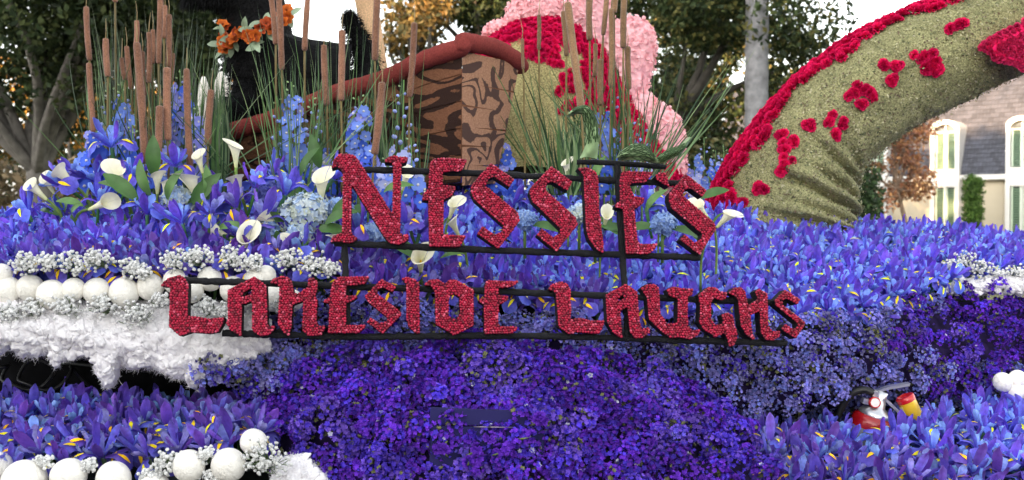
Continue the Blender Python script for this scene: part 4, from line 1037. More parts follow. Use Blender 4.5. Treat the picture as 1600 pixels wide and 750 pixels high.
# ------------------------------------------------------------------ dog
def skin_body(name, verts, edges, root=0, sub=2):
    me = bpy.data.meshes.new(name); me.from_pydata([list(P(*v[:3])) for v in verts], edges, [])
    o = bpy.data.objects.new(name, me); col.objects.link(o)
    sk = o.modifiers.new('skin', 'SKIN'); 
    ss = o.modifiers.new('sub', 'SUBSURF'); ss.levels = sub; ss.render_levels = sub
    for i, v in enumerate(verts):
        r = v[3] / F * v[2]; o.data.skin_vertices[0].data[i].radius = (r, r)
    o.data.skin_vertices[0].data[root].use_root = True
    dg = bpy.context.evaluated_depsgraph_get(); dg.update()
    ev = o.evaluated_get(dg).to_mesh()
    V = np.array([v.co[:] for v in ev.vertices]); Fc = [list(p.vertices) for p in ev.polygons]
    N = np.array([v.normal[:] for v in ev.vertices])
    bpy.data.objects.remove(o); bpy.data.meshes.remove(me)
    return V, Fc, N
DV = [(478, 122, 3.3, 66), (420, 108, 3.28, 70), (402, 60, 3.3, 56), (398, 10, 3.28, 50), (385, -45, 3.27, 52), (335, -26, 3.25, 38), (304, -14, 3.24, 26),
      (545, 130, 3.32, 62), (585, 150, 3.32, 45), (574, 105, 3.32, 22), (562, 65, 3.32, 15), (550, 36, 3.32, 8), (545, 22, 3.32, 4),
      (398, 140, 3.22, 34), (382, 160, 3.18, 26), (366, 174, 3.13, 22), (352, 178, 3.11, 16),
      (425, 145, 3.36, 32), (412, 165, 3.36, 24), (396, 176, 3.34, 20),
      (560, 190, 3.26, 38), (530, 215, 3.22, 26), (405, -95, 3.24, 12), (405, -110, 3.24, 5)]
DE = [(0, 1), (1, 2), (2, 3), (3, 4), (4, 5), (5, 6), (0, 7), (7, 8), (8, 9), (9, 10), (10, 11), (11, 12), (1, 13), (13, 14), (14, 15), (15, 16), (1, 17), (17, 18), (18, 19), (7, 20), (20, 21), (4, 22), (22, 23)]
DVv, DF, DN = skin_body('dog', DV, DE)
dog = thing('dog', 'black shaggy terrier figure sitting in the boat with paws on the gunwale', 'dog', P(480, 215, 3.3))
BLKF = np.array([.004, .004, .0045])
m = MB(); disp = np.array([.006 * fbm(v, 30, 3) for v in DVv]); m.add(DVv + DN * disp[:, None], DF, BLKF); body = m.build('body', M_FUR, dog)
m = MB(); n = 15000; idx = rng.integers(0, len(DVv), n)
p = DVv[idx] + rng.normal(size=(n, 3)) * .006; dn = nz(DN[idx] * .55 + [-.05, 0, -.5] + rng.normal(size=(n, 3)) * .35)
L_ = (.012 + .016 * rng.random((n, 1))); s = nz(np.cross(dn, rng.normal(size=(n, 3)))) * .0014
V = np.stack([p - s, p + s, p + dn * L_], 1).reshape(-1, 3); m.add(V, np.arange(3 * n).reshape(n, 3), np.repeat((BLKF * (.6 + 1.5 * rng.random((n, 1)))), 3, 0))
# beard hanging from the muzzle
n = 3500; q = np.stack([rng.uniform(284, 348, n), rng.uniform(-25, 6, n), 3.245 + rng.normal(size=n) * .03], 1)
pb = np.array([P(*a) for a in q]); dn = nz(np.array([-.15, 0, -1]) + rng.normal(size=(n, 3)) * .3); L_ = .012 + .028 * rng.random((n, 1)); s = nz(np.cross(dn, rng.normal(size=(n, 3)))) * .0014
V = np.stack([pb - s, pb + s, pb + dn * L_], 1).reshape(-1, 3); m.add(V, np.arange(3 * n).reshape(n, 3), BLKF * 1.2)
fo = m.build('fur', M_FUR, dog); fo['kind'] = 'stuff'
m = MB(); lathe(m, [(.001, -.008), (.008, -.005), (.011, 0), (.008, .006), (.001, .009)], (.02, .02, .02), 10, T=P(282, -45, 3.21)); m.build('nose', M_GLOSS, dog)
for e in (358, 372):
    m = MB(); m.add(icos(1)[0] * .008 + P(e, -70, 3.17 if e < 365 else 3.35), icos(1)[1], (.02, .012, .01)); m.build('eye', M_GLOSS, dog)

# garland round the dog's neck
gar = thing('flower_garland', 'garland of rust orange blossoms and grey green leaves round the black dog', 'garland', P(400, 70, 3.2))
GP = [(352, 78, 3.2), (358, 66, 3.16), (375, 58, 3.13), (392, 52, 3.11), (412, 46, 3.11), (430, 40, 3.13), (445, 30, 3.17), (455, 22, 3.22), (352, 45, 3.24), (350, 60, 3.2)]
m = MB(); tube(m, cr([P(*q) for q in GP[8:] + GP[:8]], 40), .005, lin(90, 100, 70), 6); m.build('cord', M_LEAF, gar)
def blossom(C0, C1):
    m = MB()
    for ring, (n, tilt, L_, w) in enumerate(((5, .25, .019, .0085), (5, .85, .015, .007))):
        for k in range(n):
            a = 2 * math.pi * (k + .5 * ring) / n; pth = np.array([(0, 0), (L_ * .5, L_ * .25 + tilt * .004), (L_, L_ * .35 * (1 + tilt))]) 
            petal(m, pth, np.array([.3, 1, .45]) * w, .3, C0, C1, nv=3, az=a)
    m.add(icos(0)[0] * .003 + [0, 0, .004], icos(0)[1], lin(120, 60, 30))
    return m
BLO = [blossom(lin(170, 74, 28), lin(220, 118, 48)).mesh('blossom', mat=M_PETAL), blossom(lin(130, 44, 26), lin(186, 84, 44)).mesh('blossom', mat=M_PETAL)]
def leafmesh(L_, w, C, fold=.2, curl=.2):
    m = MB(); s = np.linspace(0, 1, 7); path = np.stack([s * L_, curl * L_ * (s - s * s * 1.6)], 1)
    petal(m, path, w * np.sin(np.pi * np.clip(s * .93 + .05, 0, 1)) ** .8, fold, np.asarray(C) * .85, C, nv=5, ruffle=.0008); return m
GLEAF = leafmesh(.045, .010, lin(150, 168, 140)).mesh('leaf', mat=M_LEAF)
for i in range(40):
    f = i / 39; q = cr(GP[8:] + GP[:8], 40)[int(f * 39)]; c = P(q[0] + random.uniform(-5, 5), q[1] + random.uniform(-9, 9), q[2] - .022)
    inst('blossom', random.choice(BLO), gar, frame(nz(np.array([random.gauss(0, .5), -1, random.gauss(.2, .5)])), random.random() * 6) * random.uniform(.8, 1.1), c)
    for _ in range(1):
        inst('leaf', GLEAF, gar, frame(nz(np.array([random.gauss(0, .6), -1, random.gauss(.3, .6)])), random.random() * 6.28) * random.uniform(.7, 1.1), c + [random.uniform(-.015, .015), .012, random.uniform(-.018, .015)])

# pale bundles standing behind the dog's paws
for px, y0, y1, w, lab in ((346, 112, 215, 15, 'cream white rounded post behind the black dog paws'), (318, 120, 215, 11, 'slim cream white post between reeds and dog')):
    t = MB(); k = 12; s = np.linspace(0, 1, k); r = w / F * 3.75 * np.array([.25, .7, .88, .95, 1, 1, 1, 1, 1, .98, .95, .95])
    tube(t, [P(px + 2 * math.sin(q * 3), y0 + (y1 - y0 + 60) * q, 3.75) for q in s], r, lin(236, 230, 220), 12)
    tag(t.build('white_post', M_COTTON, loc=P(px, y1 + 60, 3.75)), lab, 'post')

# ------------------------------------------------------------------ carnations
def carnation(C0, C1, seed, n=3):
    r = random.Random(seed); m = MB()
    for ring, (cnt, el, L_) in enumerate(((7, .15, 1.0), (7, .6, .98), (6, 1.0, .95), (4, 1.35, .9))):
        for k in range(cnt):
            a = 2 * math.pi * (k + r.random() * .7) / cnt; e = el + r.uniform(-.15, .15)
            d = np.array([math.cos(a) * math.cos(e), math.sin(a) * math.cos(e), math.sin(e)]); sd_ = np.array([-math.sin(a), math.cos(a), 0]); nn2 = np.cross(d, sd_)
            L2 = L_ * r.uniform(.85, 1.08); V = [d * .15]
            for j in range(5):
                s = (j - 2) / 2; V.append(d * L2 * (1 - .14 * s * s + r.uniform(-.06, .06)) + sd_ * .52 * s + nn2 * (.16 * (-1) ** j + r.uniform(-.05, .05)))
            c = np.asarray(C0) * r.uniform(.7, 1.15)
            m.add(np.array(V), np.array([[0, j, j + 1] for j in range(1, 5)]), np.array([c * .82] + [np.asarray(C1) * r.uniform(.75, 1.15)] * 5))
    return m
RED = lin(214, 10, 70); RED2 = lin(236, 28, 100)
CARN_RED = [carnation(RED, RED2, k) for k in range(4)]
M_CARN = vmat('carnation', .7, rnd=.18, transl=.2, spec=.15)
CARN_RED_ME = [m.mesh('carnation', mat=M_CARN) for m in CARN_RED]
MAG = lin(232, 24, 96)
CARN_MAG_T = [carnation(MAG, lin(236, 60, 120), 10 + k).tpl() for k in range(3)]
PINK = lin(248, 186, 194); CARN_PINK_T = [carnation(PINK, lin(253, 208, 212), 20 + k).tpl() for k in range(3)]

# ------------------------------------------------------------------ hump with pink frill
HC = np.array([868, 262]); HD = 3.55
spine = cr([(735, 275), (738, 190), (752, 95), (790, 48), (850, 28), (915, 42), (958, 95), (985, 150), (1022, 205), (1050, 245), (1068, 290)], 60)
DD = nz(np.array([.42, .9, 0])); DEP = .19
hump = thing('serpent_hump', 'mossy beige hump with crimson back and ruffled pink frill behind the boat', 'serpent hump', P(880, 300, HD))
C3 = P(HC[0], HC[1], HD); SP3 = np.array([P(q[0], q[1], HD) for q in spine])
def hpt(i, a):
    """i spine index (float), a in -1..1 near..far"""
    i0 = min(int(i), 58); t = i - i0; s = SP3[i0] * (1 - t) + SP3[i0 + 1] * t
    return C3 + (s - C3) * (math.cos(a * math.pi / 2) ** .8 if abs(a) < 1 else 0) + DD * DEP * math.sin(a * math.pi / 2)
BEI = lin(158, 148, 102)
m = MB(); na = 31; V = np.array([hpt(i, -1 + 2 * j / (na - 1)) for i in range(60) for j in range(na)])
V += np.array([nz(v - C3) * .004 * fbm(v, 40, 2) for v in V]); 
def hlim(i): return .45 + .07 * math.sin(i * .55) + .04 * math.sin(i * 1.7) + (.1 if i > 36 else 0)
HCOL = np.array([RED * .6 if -hlim(i) < -1 + 2 * j / (na - 1) < .38 else BEI for i in range(60) for j in range(na)])
m.add(V, grid_faces(60, na), HCOL); m.build('body', M_SEED, hump)
def hnorm(i, a): return nz(np.cross(hpt(min(i + .5, 58.9), a) - hpt(max(i - .5, 0), a), hpt(i, min(a + .03, .99)) - hpt(i, max(a - .03, -.99))))
cnt = 0
for i in np.arange(3, 59, .5):
    lim = hlim(i)
    for a in np.arange(-lim, .36, .07):
        a2 = a + random.uniform(-.03, .03); i2 = i + random.uniform(-.3, .3); p = hpt(i2, a2); n = hnorm(i2, a2)
        if n @ (p - C3) < 0: n = -n
        if n @ (CAM - p) < -.10 * np.linalg.norm(CAM - p) and a2 < 0: continue
        if a2 > .1 and i < 30: continue
        inst('carnation', random.choice(CARN_RED_ME), hump, frame(n + rng.normal(size=3) * .25, random.random() * 6) * .0155 * random.uniform(.85, 1.15), p); cnt += 1
for px, py, k in [(842, 82, 5), (832, 80, 3), (850, 76, 3), (870, 97, 4), (866, 96, 2), (882, 118, 6), (878, 130, 5), (890, 140, 4), (875, 145, 3), (880, 168, 3), (812, 92, 3), (790, 72, 3), (800, 62, 2), (912, 108, 3), (925, 130, 3)]:
    best = min(((i, a) for i in np.arange(6, 56, 1.0) for a in np.arange(-.95, -.2, .03)), key=lambda ia: (lambda q: (800 + F * (q @ RGT) / (q @ FWD) - px) ** 2 + (375 - F * (q @ UPV) / (q @ FWD) - py) ** 2)(hpt(*ia) - CAM))
    for _ in range(k):
        i2, a2 = best[0] + random.gauss(0, .5), max(-.97, best[1] + random.gauss(0, .025)); p = hpt(i2, a2); n = hnorm(i2, a2)
        if n @ (p - C3) < 0: n = -n
        inst('carnation', random.choice(CARN_RED_ME), hump, frame(n + rng.normal(size=3) * .3, random.random() * 6) * .015, p); cnt += 1
print('hump carnations', cnt)
# frill lobes: rounded plates along the spine
lobes = [[(758, 58), (770, 40), (800, 34), (822, 36), (815, 60), (780, 70)], [(788, 44), (800, 8), (830, -12), (860, -8), (878, 12), (872, 45), (830, 55)], [(868, 46), (876, 14), (900, -16), (935, -22), (952, 5), (958, 60), (940, 95), (905, 62)],
         [(944, 85), (962, 42), (985, 28), (1010, 34), (1022, 62), (1020, 100), (1005, 145), (985, 168), (962, 120)], [(978, 150), (1000, 138), (1025, 158), (1052, 175), (1066, 205), (1070, 245), (1064, 300), (1030, 300), (1010, 240)]]
for lb in lobes:
    q = np.array([s2_ for s2_ in cr(lb + [lb[0]], 40)[:-1]]); qf = np.array(cr(lb + [lb[0]], 97)[:-1]); c = q.mean(0); m = MB(); V = []; 
    rings = [(-.055, .0), (-.05, .45), (-.036, .8), (-.012, .97), (.012, .97), (.036, .8), (.05, .45), (.055, .0)]
    for o, f in cr(rings, 40):
        for x in qf: V.append(P(*(c + (x - c) * f), HD) + DD * o)
    V = np.array(V); V += np.array([.007 * np.array([fbm(v, 60, 2), fbm(v + 7, 60, 2), fbm(v + 3, 60, 2)]) for v in V])
    m.add(V, grid_faces(40, 96, True), PINK * np.array([1.03, 1.12, 1.1]))
    lo_ = m.build('frill_lobe', M_CARN, hump)
    m = MB(); npt = 1300; rg = cr(rings, 40)
    PT = (np.array([[0, 0, -.1], [.5, -.55, .05], [.95, -.3, .22], [1.0, .1, .1], [.9, .42, .24], [.45, .6, .05]]), [np.array([[0, 1, 2], [0, 2, 3], [0, 3, 4], [0, 4, 5]])], np.array([[.95, .88, .9]] + [[1, 1, 1]] * 5))
    ki = rng.integers(2, 38, npt); xi = rng.integers(0, 96, npt); pv = V.reshape(40, 96, 3)[ki, xi]
    du = V.reshape(40, 96, 3)[np.minimum(ki + 1, 39), xi] - V.reshape(40, 96, 3)[ki - 1, xi]; dv2 = V.reshape(40, 96, 3)[ki, (xi + 1) % 96] - V.reshape(40, 96, 3)[ki, xi - 1]
    nn3 = nz(np.cross(du, dv2)); cc3 = P(*c, HD); nn3 *= np.sign((nn3 * (pv - cc3)).sum(1))[:, None]
    m.add_tpl(PT, frames(nn3 + rng.normal(size=(npt, 3)) * .4) * (.010 + .006 * rng.random(npt))[:, None, None], pv + nn3 * .002, np.asarray(lin(252, 204, 208))[None] * (.86 + .2 * rng.random((npt, 1))))
    m.build('petals', M_CARN, lo_)['kind'] = 'stuff'

# ------------------------------------------------------------------ wrinkled tail with crimson ridge
TD = 3.6
pairs = [((1098, 372), (1330, 372)), ((1116, 325), (1333, 328)), ((1150, 250), (1337, 295)), ((1197, 182), (1345, 262)), ((1252, 124), (1386, 225)), ((1322, 74), (1452, 178)), ((1402, 40), (1532, 138)), ((1482, 2), (1592, 112)), ((1570, -42), (1682, 78)), ((1665, -95), (1765, 35))]
cl = cr([[(a[0] + b_[0]) / 2, (a[1] + b_[1]) / 2, math.hypot(a[0] - b_[0], a[1] - b_[1]) / 2] for a, b_ in pairs], 130)
tail = thing('serpent_tail', 'mossy beige curved tail with wrinkled bend, crimson ridge and red spots', 'serpent tail', P(1230, 372, TD))
CL3 = np.array([P(q[0], q[1], TD) for q in cl]); RR = cl[:, 2] / F * TD
TT = nz(np.gradient(CL3, axis=0)); IN = FWD            # view-depth axis
UPn = nz(np.cross(TT, np.repeat(IN[None], 130, 0)))
UPn *= np.sign((UPn * np.array([-1, 0, 1])).sum(1))[:, None]
def tpt(i, th, h=0.0):
    """th 0 = outer back, pi/2 = towards camera, pi = inner side"""
    i0 = min(int(i), 128); t = i - i0; c = CL3[i0] * (1 - t) + CL3[i0 + 1] * t; r = RR[i0] * (1 - t) + RR[i0 + 1] * t; u = nz(UPn[i0] * (1 - t) + UPn[i0 + 1] * t)
    return c + (u * math.cos(th) - IN * math.sin(th)) * (r + h), u * math.cos(th) - IN * math.sin(th)
def fold(i, th):
    if th > 4.3 or i > 62: return 0.0
    h = 0.0
    for (ia, ib, t0, dp) in ((3, 3, 1.3, .030), (9, 10, .95, .040), (16, 15, 1.25, .024), (25, 20, .85, .046), (33, 27, 1.35, .028), (42, 34, 1.2, .036), (52, 42, 1.6, .014)):
        k = min(1.0, max(0.0, (th - t0) / .6)); f = min(1, max(0, (th - .8) / 2.0)); c = ia + (ib - ia) * f + 1.2 * noise.noise(Vector((th * 1.4, ia, 0))); x = (i - c)
        h += -dp * k * math.exp(-(x / 1.15) ** 2) + dp * .55 * k * math.exp(-((x - 3.2) / 2.2) ** 2)
    return h
m = MB(); na = 96; V = []
for i in range(130):
    for j in range(na):
        th = 2 * math.pi * j / na; q, n = tpt(i, th); V.append(q + n * (fold(i, th) + .005 * fbm(q, 22, 3)))
V = np.array(V); m.add(V, grid_faces(130, na, True), lin(146, 144, 104)); m.build('body', M_SEED, tail)
# loose seed flakes over the surface
m = MB(); n = 26000; ii = rng.integers(0, 130 * na, n); d0 = V[ii] - CL3[ii // na]
keep = (d0 @ IN) < .08; ii = ii[keep]; n = len(ii); d0 = nz(d0[keep])
pos = V[ii] + rng.normal(size=(n, 3)) * .005 + d0 * .0015
fl_cols = np.array([lin(168, 164, 124), lin(130, 134, 92), lin(96, 104, 70), lin(192, 186, 150), lin(112, 94, 74)])
m.add_tpl(LEAF_T, frames(d0 + rng.normal(size=(n, 3)) * .45) * (.006 + .006 * rng.random(n))[:, None, None], pos, fl_cols[rng.integers(0, 5, n)] * (.75 + .5 * rng.random((n, 1))))
m.build('seed_flakes', M_LEAF, tail, smooth=False)['kind'] = 'stuff'
cnt = 0
for i in np.arange(2, 128, 1.4):
    lo_, hi_ = -.55, .52 + .12 * math.sin(i * .22) + .08 * math.sin(i * .6)
    for th in np.arange(lo_, hi_, .16):
        q, n = tpt(min(i + random.uniform(-.6, .6), 128), th + random.uniform(-.05, .05), .004)
        inst('carnation', random.choice(CARN_RED_ME), tail, frame(n + rng.normal(size=3) * .25, random.random() * 6) * .0215 * random.uniform(.85, 1.15), q); cnt += 1
print('tail carnations', cnt)
TI = np.array([[tpt(i, th)[0] for th in np.linspace(.5, 2.6, 50)] for i in range(0, 128, 1)])
PXI = 800 + F * ((TI - CAM) @ RGT) / ((TI - CAM) @ FWD); PYI = 375 - F * ((TI - CAM) @ UPV) / ((TI - CAM) @ FWD)
for px, py, k, sp in [(1186, 292, 4, 8), (1196, 298, 3, 6), (1226, 256, 4, 7), (1224, 266, 3, 6), (1222, 212, 3, 6), (1240, 218, 3, 5), (1224, 228, 3, 5), (1264, 204, 3, 5), (1298, 192, 3, 6), (1316, 194, 3, 6), (1306, 210, 3, 5), (1332, 148, 4, 7), (1348, 138, 4, 8), (1358, 148, 3, 6), (1342, 164, 4, 6), (1382, 100, 3, 6), (1400, 106, 4, 7), (1390, 124, 4, 6), (1440, 92, 4, 8), (1460, 96, 5, 9), (1446, 108, 3, 6), (1462, 108, 3, 5), (1490, 44, 3, 6), (1498, 40, 3, 6), (1165, 318, 3, 5)]:
    for _ in range(k):
        x, y = px + random.gauss(0, sp * .6), py + random.gauss(0, sp * .6); k2 = np.argmin((PXI - x) ** 2 + (PYI - y) ** 2); i_, j_ = divmod(k2, 50)
        q, n = tpt(i_, np.linspace(.5, 2.6, 50)[j_], .006)
        inst('carnation', random.choice(CARN_RED_ME), tail, frame(n + rng.normal(size=3) * .35, random.random() * 6) * .0185 * random.uniform(.85, 1.1), q)
# magenta fin on the tail
fin = np.array(cr([(1531, 74), (1548, 60), (1585, 42), (1640, 15), (1680, 40), (1670, 150), (1612, 118), (1590, 102), (1556, 92), (1531, 74)], 40)[:-1]); c = fin.mean(0)
m = MB(); V = []
for o, f in ((-.03, 0), (-.03, .7), (-.02, .93), (0, 1), (.02, .93), (.025, .3)):
    for x in fin: V.append(P(*(c + (x - c) * f), 3.40 + o))
m.add(np.array(V), grid_faces(6, 39, True), MAG); fo = m.build('fin', M_CARN, tail); fo['label'] = 'magenta petal fin'
m = MB()
for _ in range(420):
    x = random.choice(fin); f = math.sqrt(random.random()); p = P(*(c + (x - c) * f), 3.37 + .02 * f * f)
    m.add_tpl(random.choice(CARN_MAG_T), (frame(nz(np.array([0, -1, .2])) + rng.normal(size=3) * .4, random.random() * 6) * .0125)[None], p[None], np.array([[random.uniform(.85, 1.1)] * 3]))
m.build('petals', M_CARN, fo)['kind'] = 'stuff'
# ------------------------------------------------------------------ cattails
CT = {'A': [(135, 10, 140, 95, 9), (140, 98, 145, 208, 9), (166, 60, 168, 120, 10), (181, -60, 181, 4, 8), (191, 90, 195, 125, 8), (198, 72, 206, 140, 8), (213, 32, 213, 80, 8), (214, 66, 226, 255, 12), (223, 80, 226, 150, 8), (232, 50, 233, 130, 8), (239, 46, 238, 100, 7), (250, -30, 249, 100, 9), (257, 8, 257, 60, 7), (265, 22, 262, 105, 9), (269, 83, 268, 130, 7), (261, 105, 263, 220, 12), (249, 165, 249, 268, 12), (292, 107, 297, 265, 11), (330, 140, 325, 228, 11)],
      'B': [(422, -30, 430, 70, 9), (433, -30, 441, 110, 10), (482, -40, 477, 80, 9), (506, 70, 511, 165, 10), (533, 47, 534, 158, 11), (589, -30, 587, 95, 11), (597, 128, 585, 242, 12), (647, 35, 640, 152, 10)],
      'C': [(841, 23, 843, 78, 6), (881, 17, 884, 88, 8), (888, 3, 908, 175, 12), (921, -20, 922, 63, 10), (949, -30, 942, 55, 8), (956, 13, 954, 137, 9), (961, -30, 960, 20, 9), (977, -30, 974, 76, 10), (982, 72, 981, 140, 9), (929, 68, 930, 120, 7), (939, 92, 938, 165, 9), (815, 60, 819, 108, 5)]}
LABC = {'A': ('brown velvety cattail in the reed clump in front of the oak', 'cattails before the oak'), 'B': ('brown velvety cattail between the black dog and boat stern', 'cattails by the dog and boat'), 'C': ('brown velvety cattail in the reeds before the pink frill', 'cattails before the pink frill')}
for g, lst in CT.items():
    for (x0, y0, x1, y1, w) in lst:
        d = {12: 2.62, 11: 2.68, 10: 2.74, 9: 2.8, 8: 2.84, 7: 2.88, 6: 2.8, 5: 2.8}[w] + random.uniform(-.02, .02)
        if g == 'C': d += .08
        xb = x1 + (x1 - x0) * .35; yb = 300 if g != 'C' else 290
        t = thing('cattail', LABC[g][0], 'cattail', P(xb, yb, d), LABC[g][1])
        m = MB(); r = w / 2 / F * d; k = 16; s = np.concatenate([[0, .008, .025], np.linspace(.07, .93, 10), [.975, .992, 1.0]]); pr = np.array([.25, .72, .93] + [1] * 10 + [.96, .8, .35]) * r
        pts = np.array([P(x1 + (x0 - x1) * q + 1.2 * math.sin(q * 3 + x0), y1 + (y0 - y1) * q, d) for q in s])
        base = lin(138, 98, 78) if g != 'C' else lin(140, 110, 82); base = base * random.uniform(.82, 1.12)
        tube(m, pts, pr * (1 + .045 * rng.normal(size=k)), [base * (.86 + .22 * math.sin(q * 3)) for q in s], 12); m.build('spike', M_CATTAIL, t)
        m = MB(); tube(m, cr([P(xb, yb, d), P((xb + x1) / 2, (yb + y1) / 2, d), pts[1]], 8), np.linspace(.0035, .0028, 8), lin(120, 104, 62), 6); m.build('stalk', M_LEAF, t)
        m = MB(); e = pts[-1]; tube(m, [e, e + [0.001, 0, .02], e + [random.uniform(-.006, .006), 0, .05]], [.0016, .001, .0004], lin(170, 150, 110), 5); m.build('tip', M_LEAF, t)

# ------------------------------------------------------------------ reeds and grass
GC = [lin(84, 118, 66), lin(62, 92, 56), lin(104, 134, 84), lin(50, 78, 50), lin(120, 140, 96)]
def blade(m, p0, p1, bend, w, C):
    s = np.linspace(0, 1, 8); p0, p1 = np.asarray(p0), np.asarray(p1)
    c = p0[None] + (p1 - p0)[None] * s[:, None] + np.asarray(bend)[None] * (s * s - s)[:, None] * -1
    side = nz(np.cross(p1 - p0, [random.gauss(0, .5), -1, 0])); ww = w * (1 - s ** 3) + .0002
    V = np.empty((16, 3)); V[0::2] = c - side * ww[:, None]; V[1::2] = c + side * ww[:, None] ; V[1::2, 1] -= .0015
    m.add(V, grid_faces(8, 2), C)
def tuft(label, spec):
    m = MB()
    for (n, x0, x1, y0, y1, fan, dd, w) in spec:
        for _ in range(n):
            xb = random.uniform(x0, x1); f = (xb - (x0 + x1) / 2) / max(1, (x1 - x0) / 2); yt = random.uniform(y0, y1); d = dd + random.uniform(-.12, .12)
            xt = xb + fan * (f * .6 + random.gauss(0, .5)); c = random.choice(GC) * random.uniform(.6, 1.1)
            blade(m, P(xb, 305, d), P(xt, yt, d + random.uniform(-.08, .08)), (random.gauss(0, .03), random.gauss(0, .03), .02), random.uniform(.0011, .0024) * w, c)
    o = m.build('reed_grass', M_LEAF, loc=P((spec[0][1] + spec[0][2]) / 2, 305, spec[0][6])); tag(o, label, 'reed grass', kind='stuff')
tuft('dense green reeds around the cattails in front of the oak', [(260, 150, 345, 60, 220, 30, 2.9, 1), (60, 165, 300, 0, 60, 40, 2.95, .7), (36, 333, 351, 145, 170, 3, 2.78, 1.8), (40, 310, 350, 90, 180, 10, 2.95, 1), (12, 150, 330, 60, 200, 180, 2.75, .8)])
tuft('green reeds standing between the dog and boat', [(110, 440, 600, 70, 190, 40, 2.86, 1), (30, 445, 560, 5, 60, 60, 2.88, .7), (36, 600, 660, 60, 190, 25, 2.86, .9), (18, 380, 500, 80, 200, 200, 2.7, .8), (26, 435, 480, 90, 220, 30, 2.66, 1)])
tuft('fanned dark green grass in front of the pink frill', [(60, 850, 930, 95, 200, 80, 2.92, 1.1), (64, 940, 1020, 80, 190, 100, 2.95, 1.0), (14, 960, 1020, 40, 120, 180, 2.95, .8), (10, 1000, 1030, 80, 150, 140, 2.95, 1.0), (40, 880, 900, 190, 220, 20, 2.8, 1.8)])

# ------------------------------------------------------------------ delphiniums
def delph_floret(C0, C1):
    m = MB()
    for k in range(5): petal(m, np.array([(.05, 0), (.5, .18), (1.0, .22)]) , np.array([.18, .5, .3]), .25, C0, C1, nv=3, az=k * 1.2566 + .1)
    m.add(icos(0)[0] * [.2, .2, .22] + [0, 0, .18], icos(0)[1], lin(236, 232, 220))
    return m
DB = [(lin(140, 166, 232), lin(108, 136, 226)), (lin(88, 122, 220), lin(66, 98, 212)), (lin(158, 164, 230), lin(142, 144, 224)), (lin(196, 202, 238), lin(170, 178, 230))]
DFL = [delph_floret(*c).mesh('floret', mat=M_PETAL) for c in DB]
bm_ = MB(); bm_.add(icos(1)[0] * [.75, .75, 1], icos(1)[1], lin(172, 184, 236)); BUD = bm_.mesh('bud', mat=M_PETAL)
bm_ = MB(); bm_.add(icos(1)[0] * [.6, .6, .9], icos(1)[1], lin(176, 200, 150)); BUDG = bm_.mesh('bud', mat=M_PETAL)
def delph(xb, yb, xt, yt, d, hue, dense, label, group, open_to=.72, wid=17):
    t = thing('delphinium', label, 'delphinium', P(xb, yb, d), group)
    a, b_ = P(xb, yb, d), P(xt, yt, d); m = MB()
    tube(m, cr([a - [0, 0, .1], a, (a + b_) / 2 + [.004, 0, 0], b_], 10), np.linspace(.0034, .0014, 10), lin(104, 140, 76), 6); m.build('stem', M_LEAF, t)
    L_ = np.linalg.norm(b_ - a); n = int(L_ / .0054 * dense)
    for k in range(n):
        s = (k + random.random()) / n; ang = k * 2.4 + random.gauss(0, .3); R = wid / F * d * (1.0 - .62 * s ** 1.6) * random.uniform(.6, 1.1)
        dv = np.array([math.cos(ang), math.sin(ang), .1]); 
        if dv[1] > .55: continue
        p = a + (b_ - a) * s + dv * R
        if s < open_to:
            me = DFL[hue if random.random() < .7 else random.choice([0, 1, 2])] if s > .18 else DFL[1 if hue != 2 else 2]
            inst('floret', me, t, frame(nz(dv + [0, -.7, .15] + rng.normal(size=3) * .3), random.random() * 6) * .0185 * random.uniform(.8, 1.15) * (1.1 - .35 * s), p)
        else:
            inst('bud', BUDG if s > .88 else BUD, t, frame(nz(dv + [0, 0, .4]), 0) * (.0085 * (1.4 - s)), p)
G1, G2, G3, G4 = 'delphiniums among the cattails', 'delphiniums by the boat', 'delphiniums before the frill', 'delphiniums behind the tail base'
L1, L2, L3, L4 = 'blue delphinium spire among the cattails in front of the oak', 'blue delphinium spire between the dog and the sign', 'blue delphinium spire in the grass before the pink frill', 'pale blue delphinium spire between pink frill and tail'
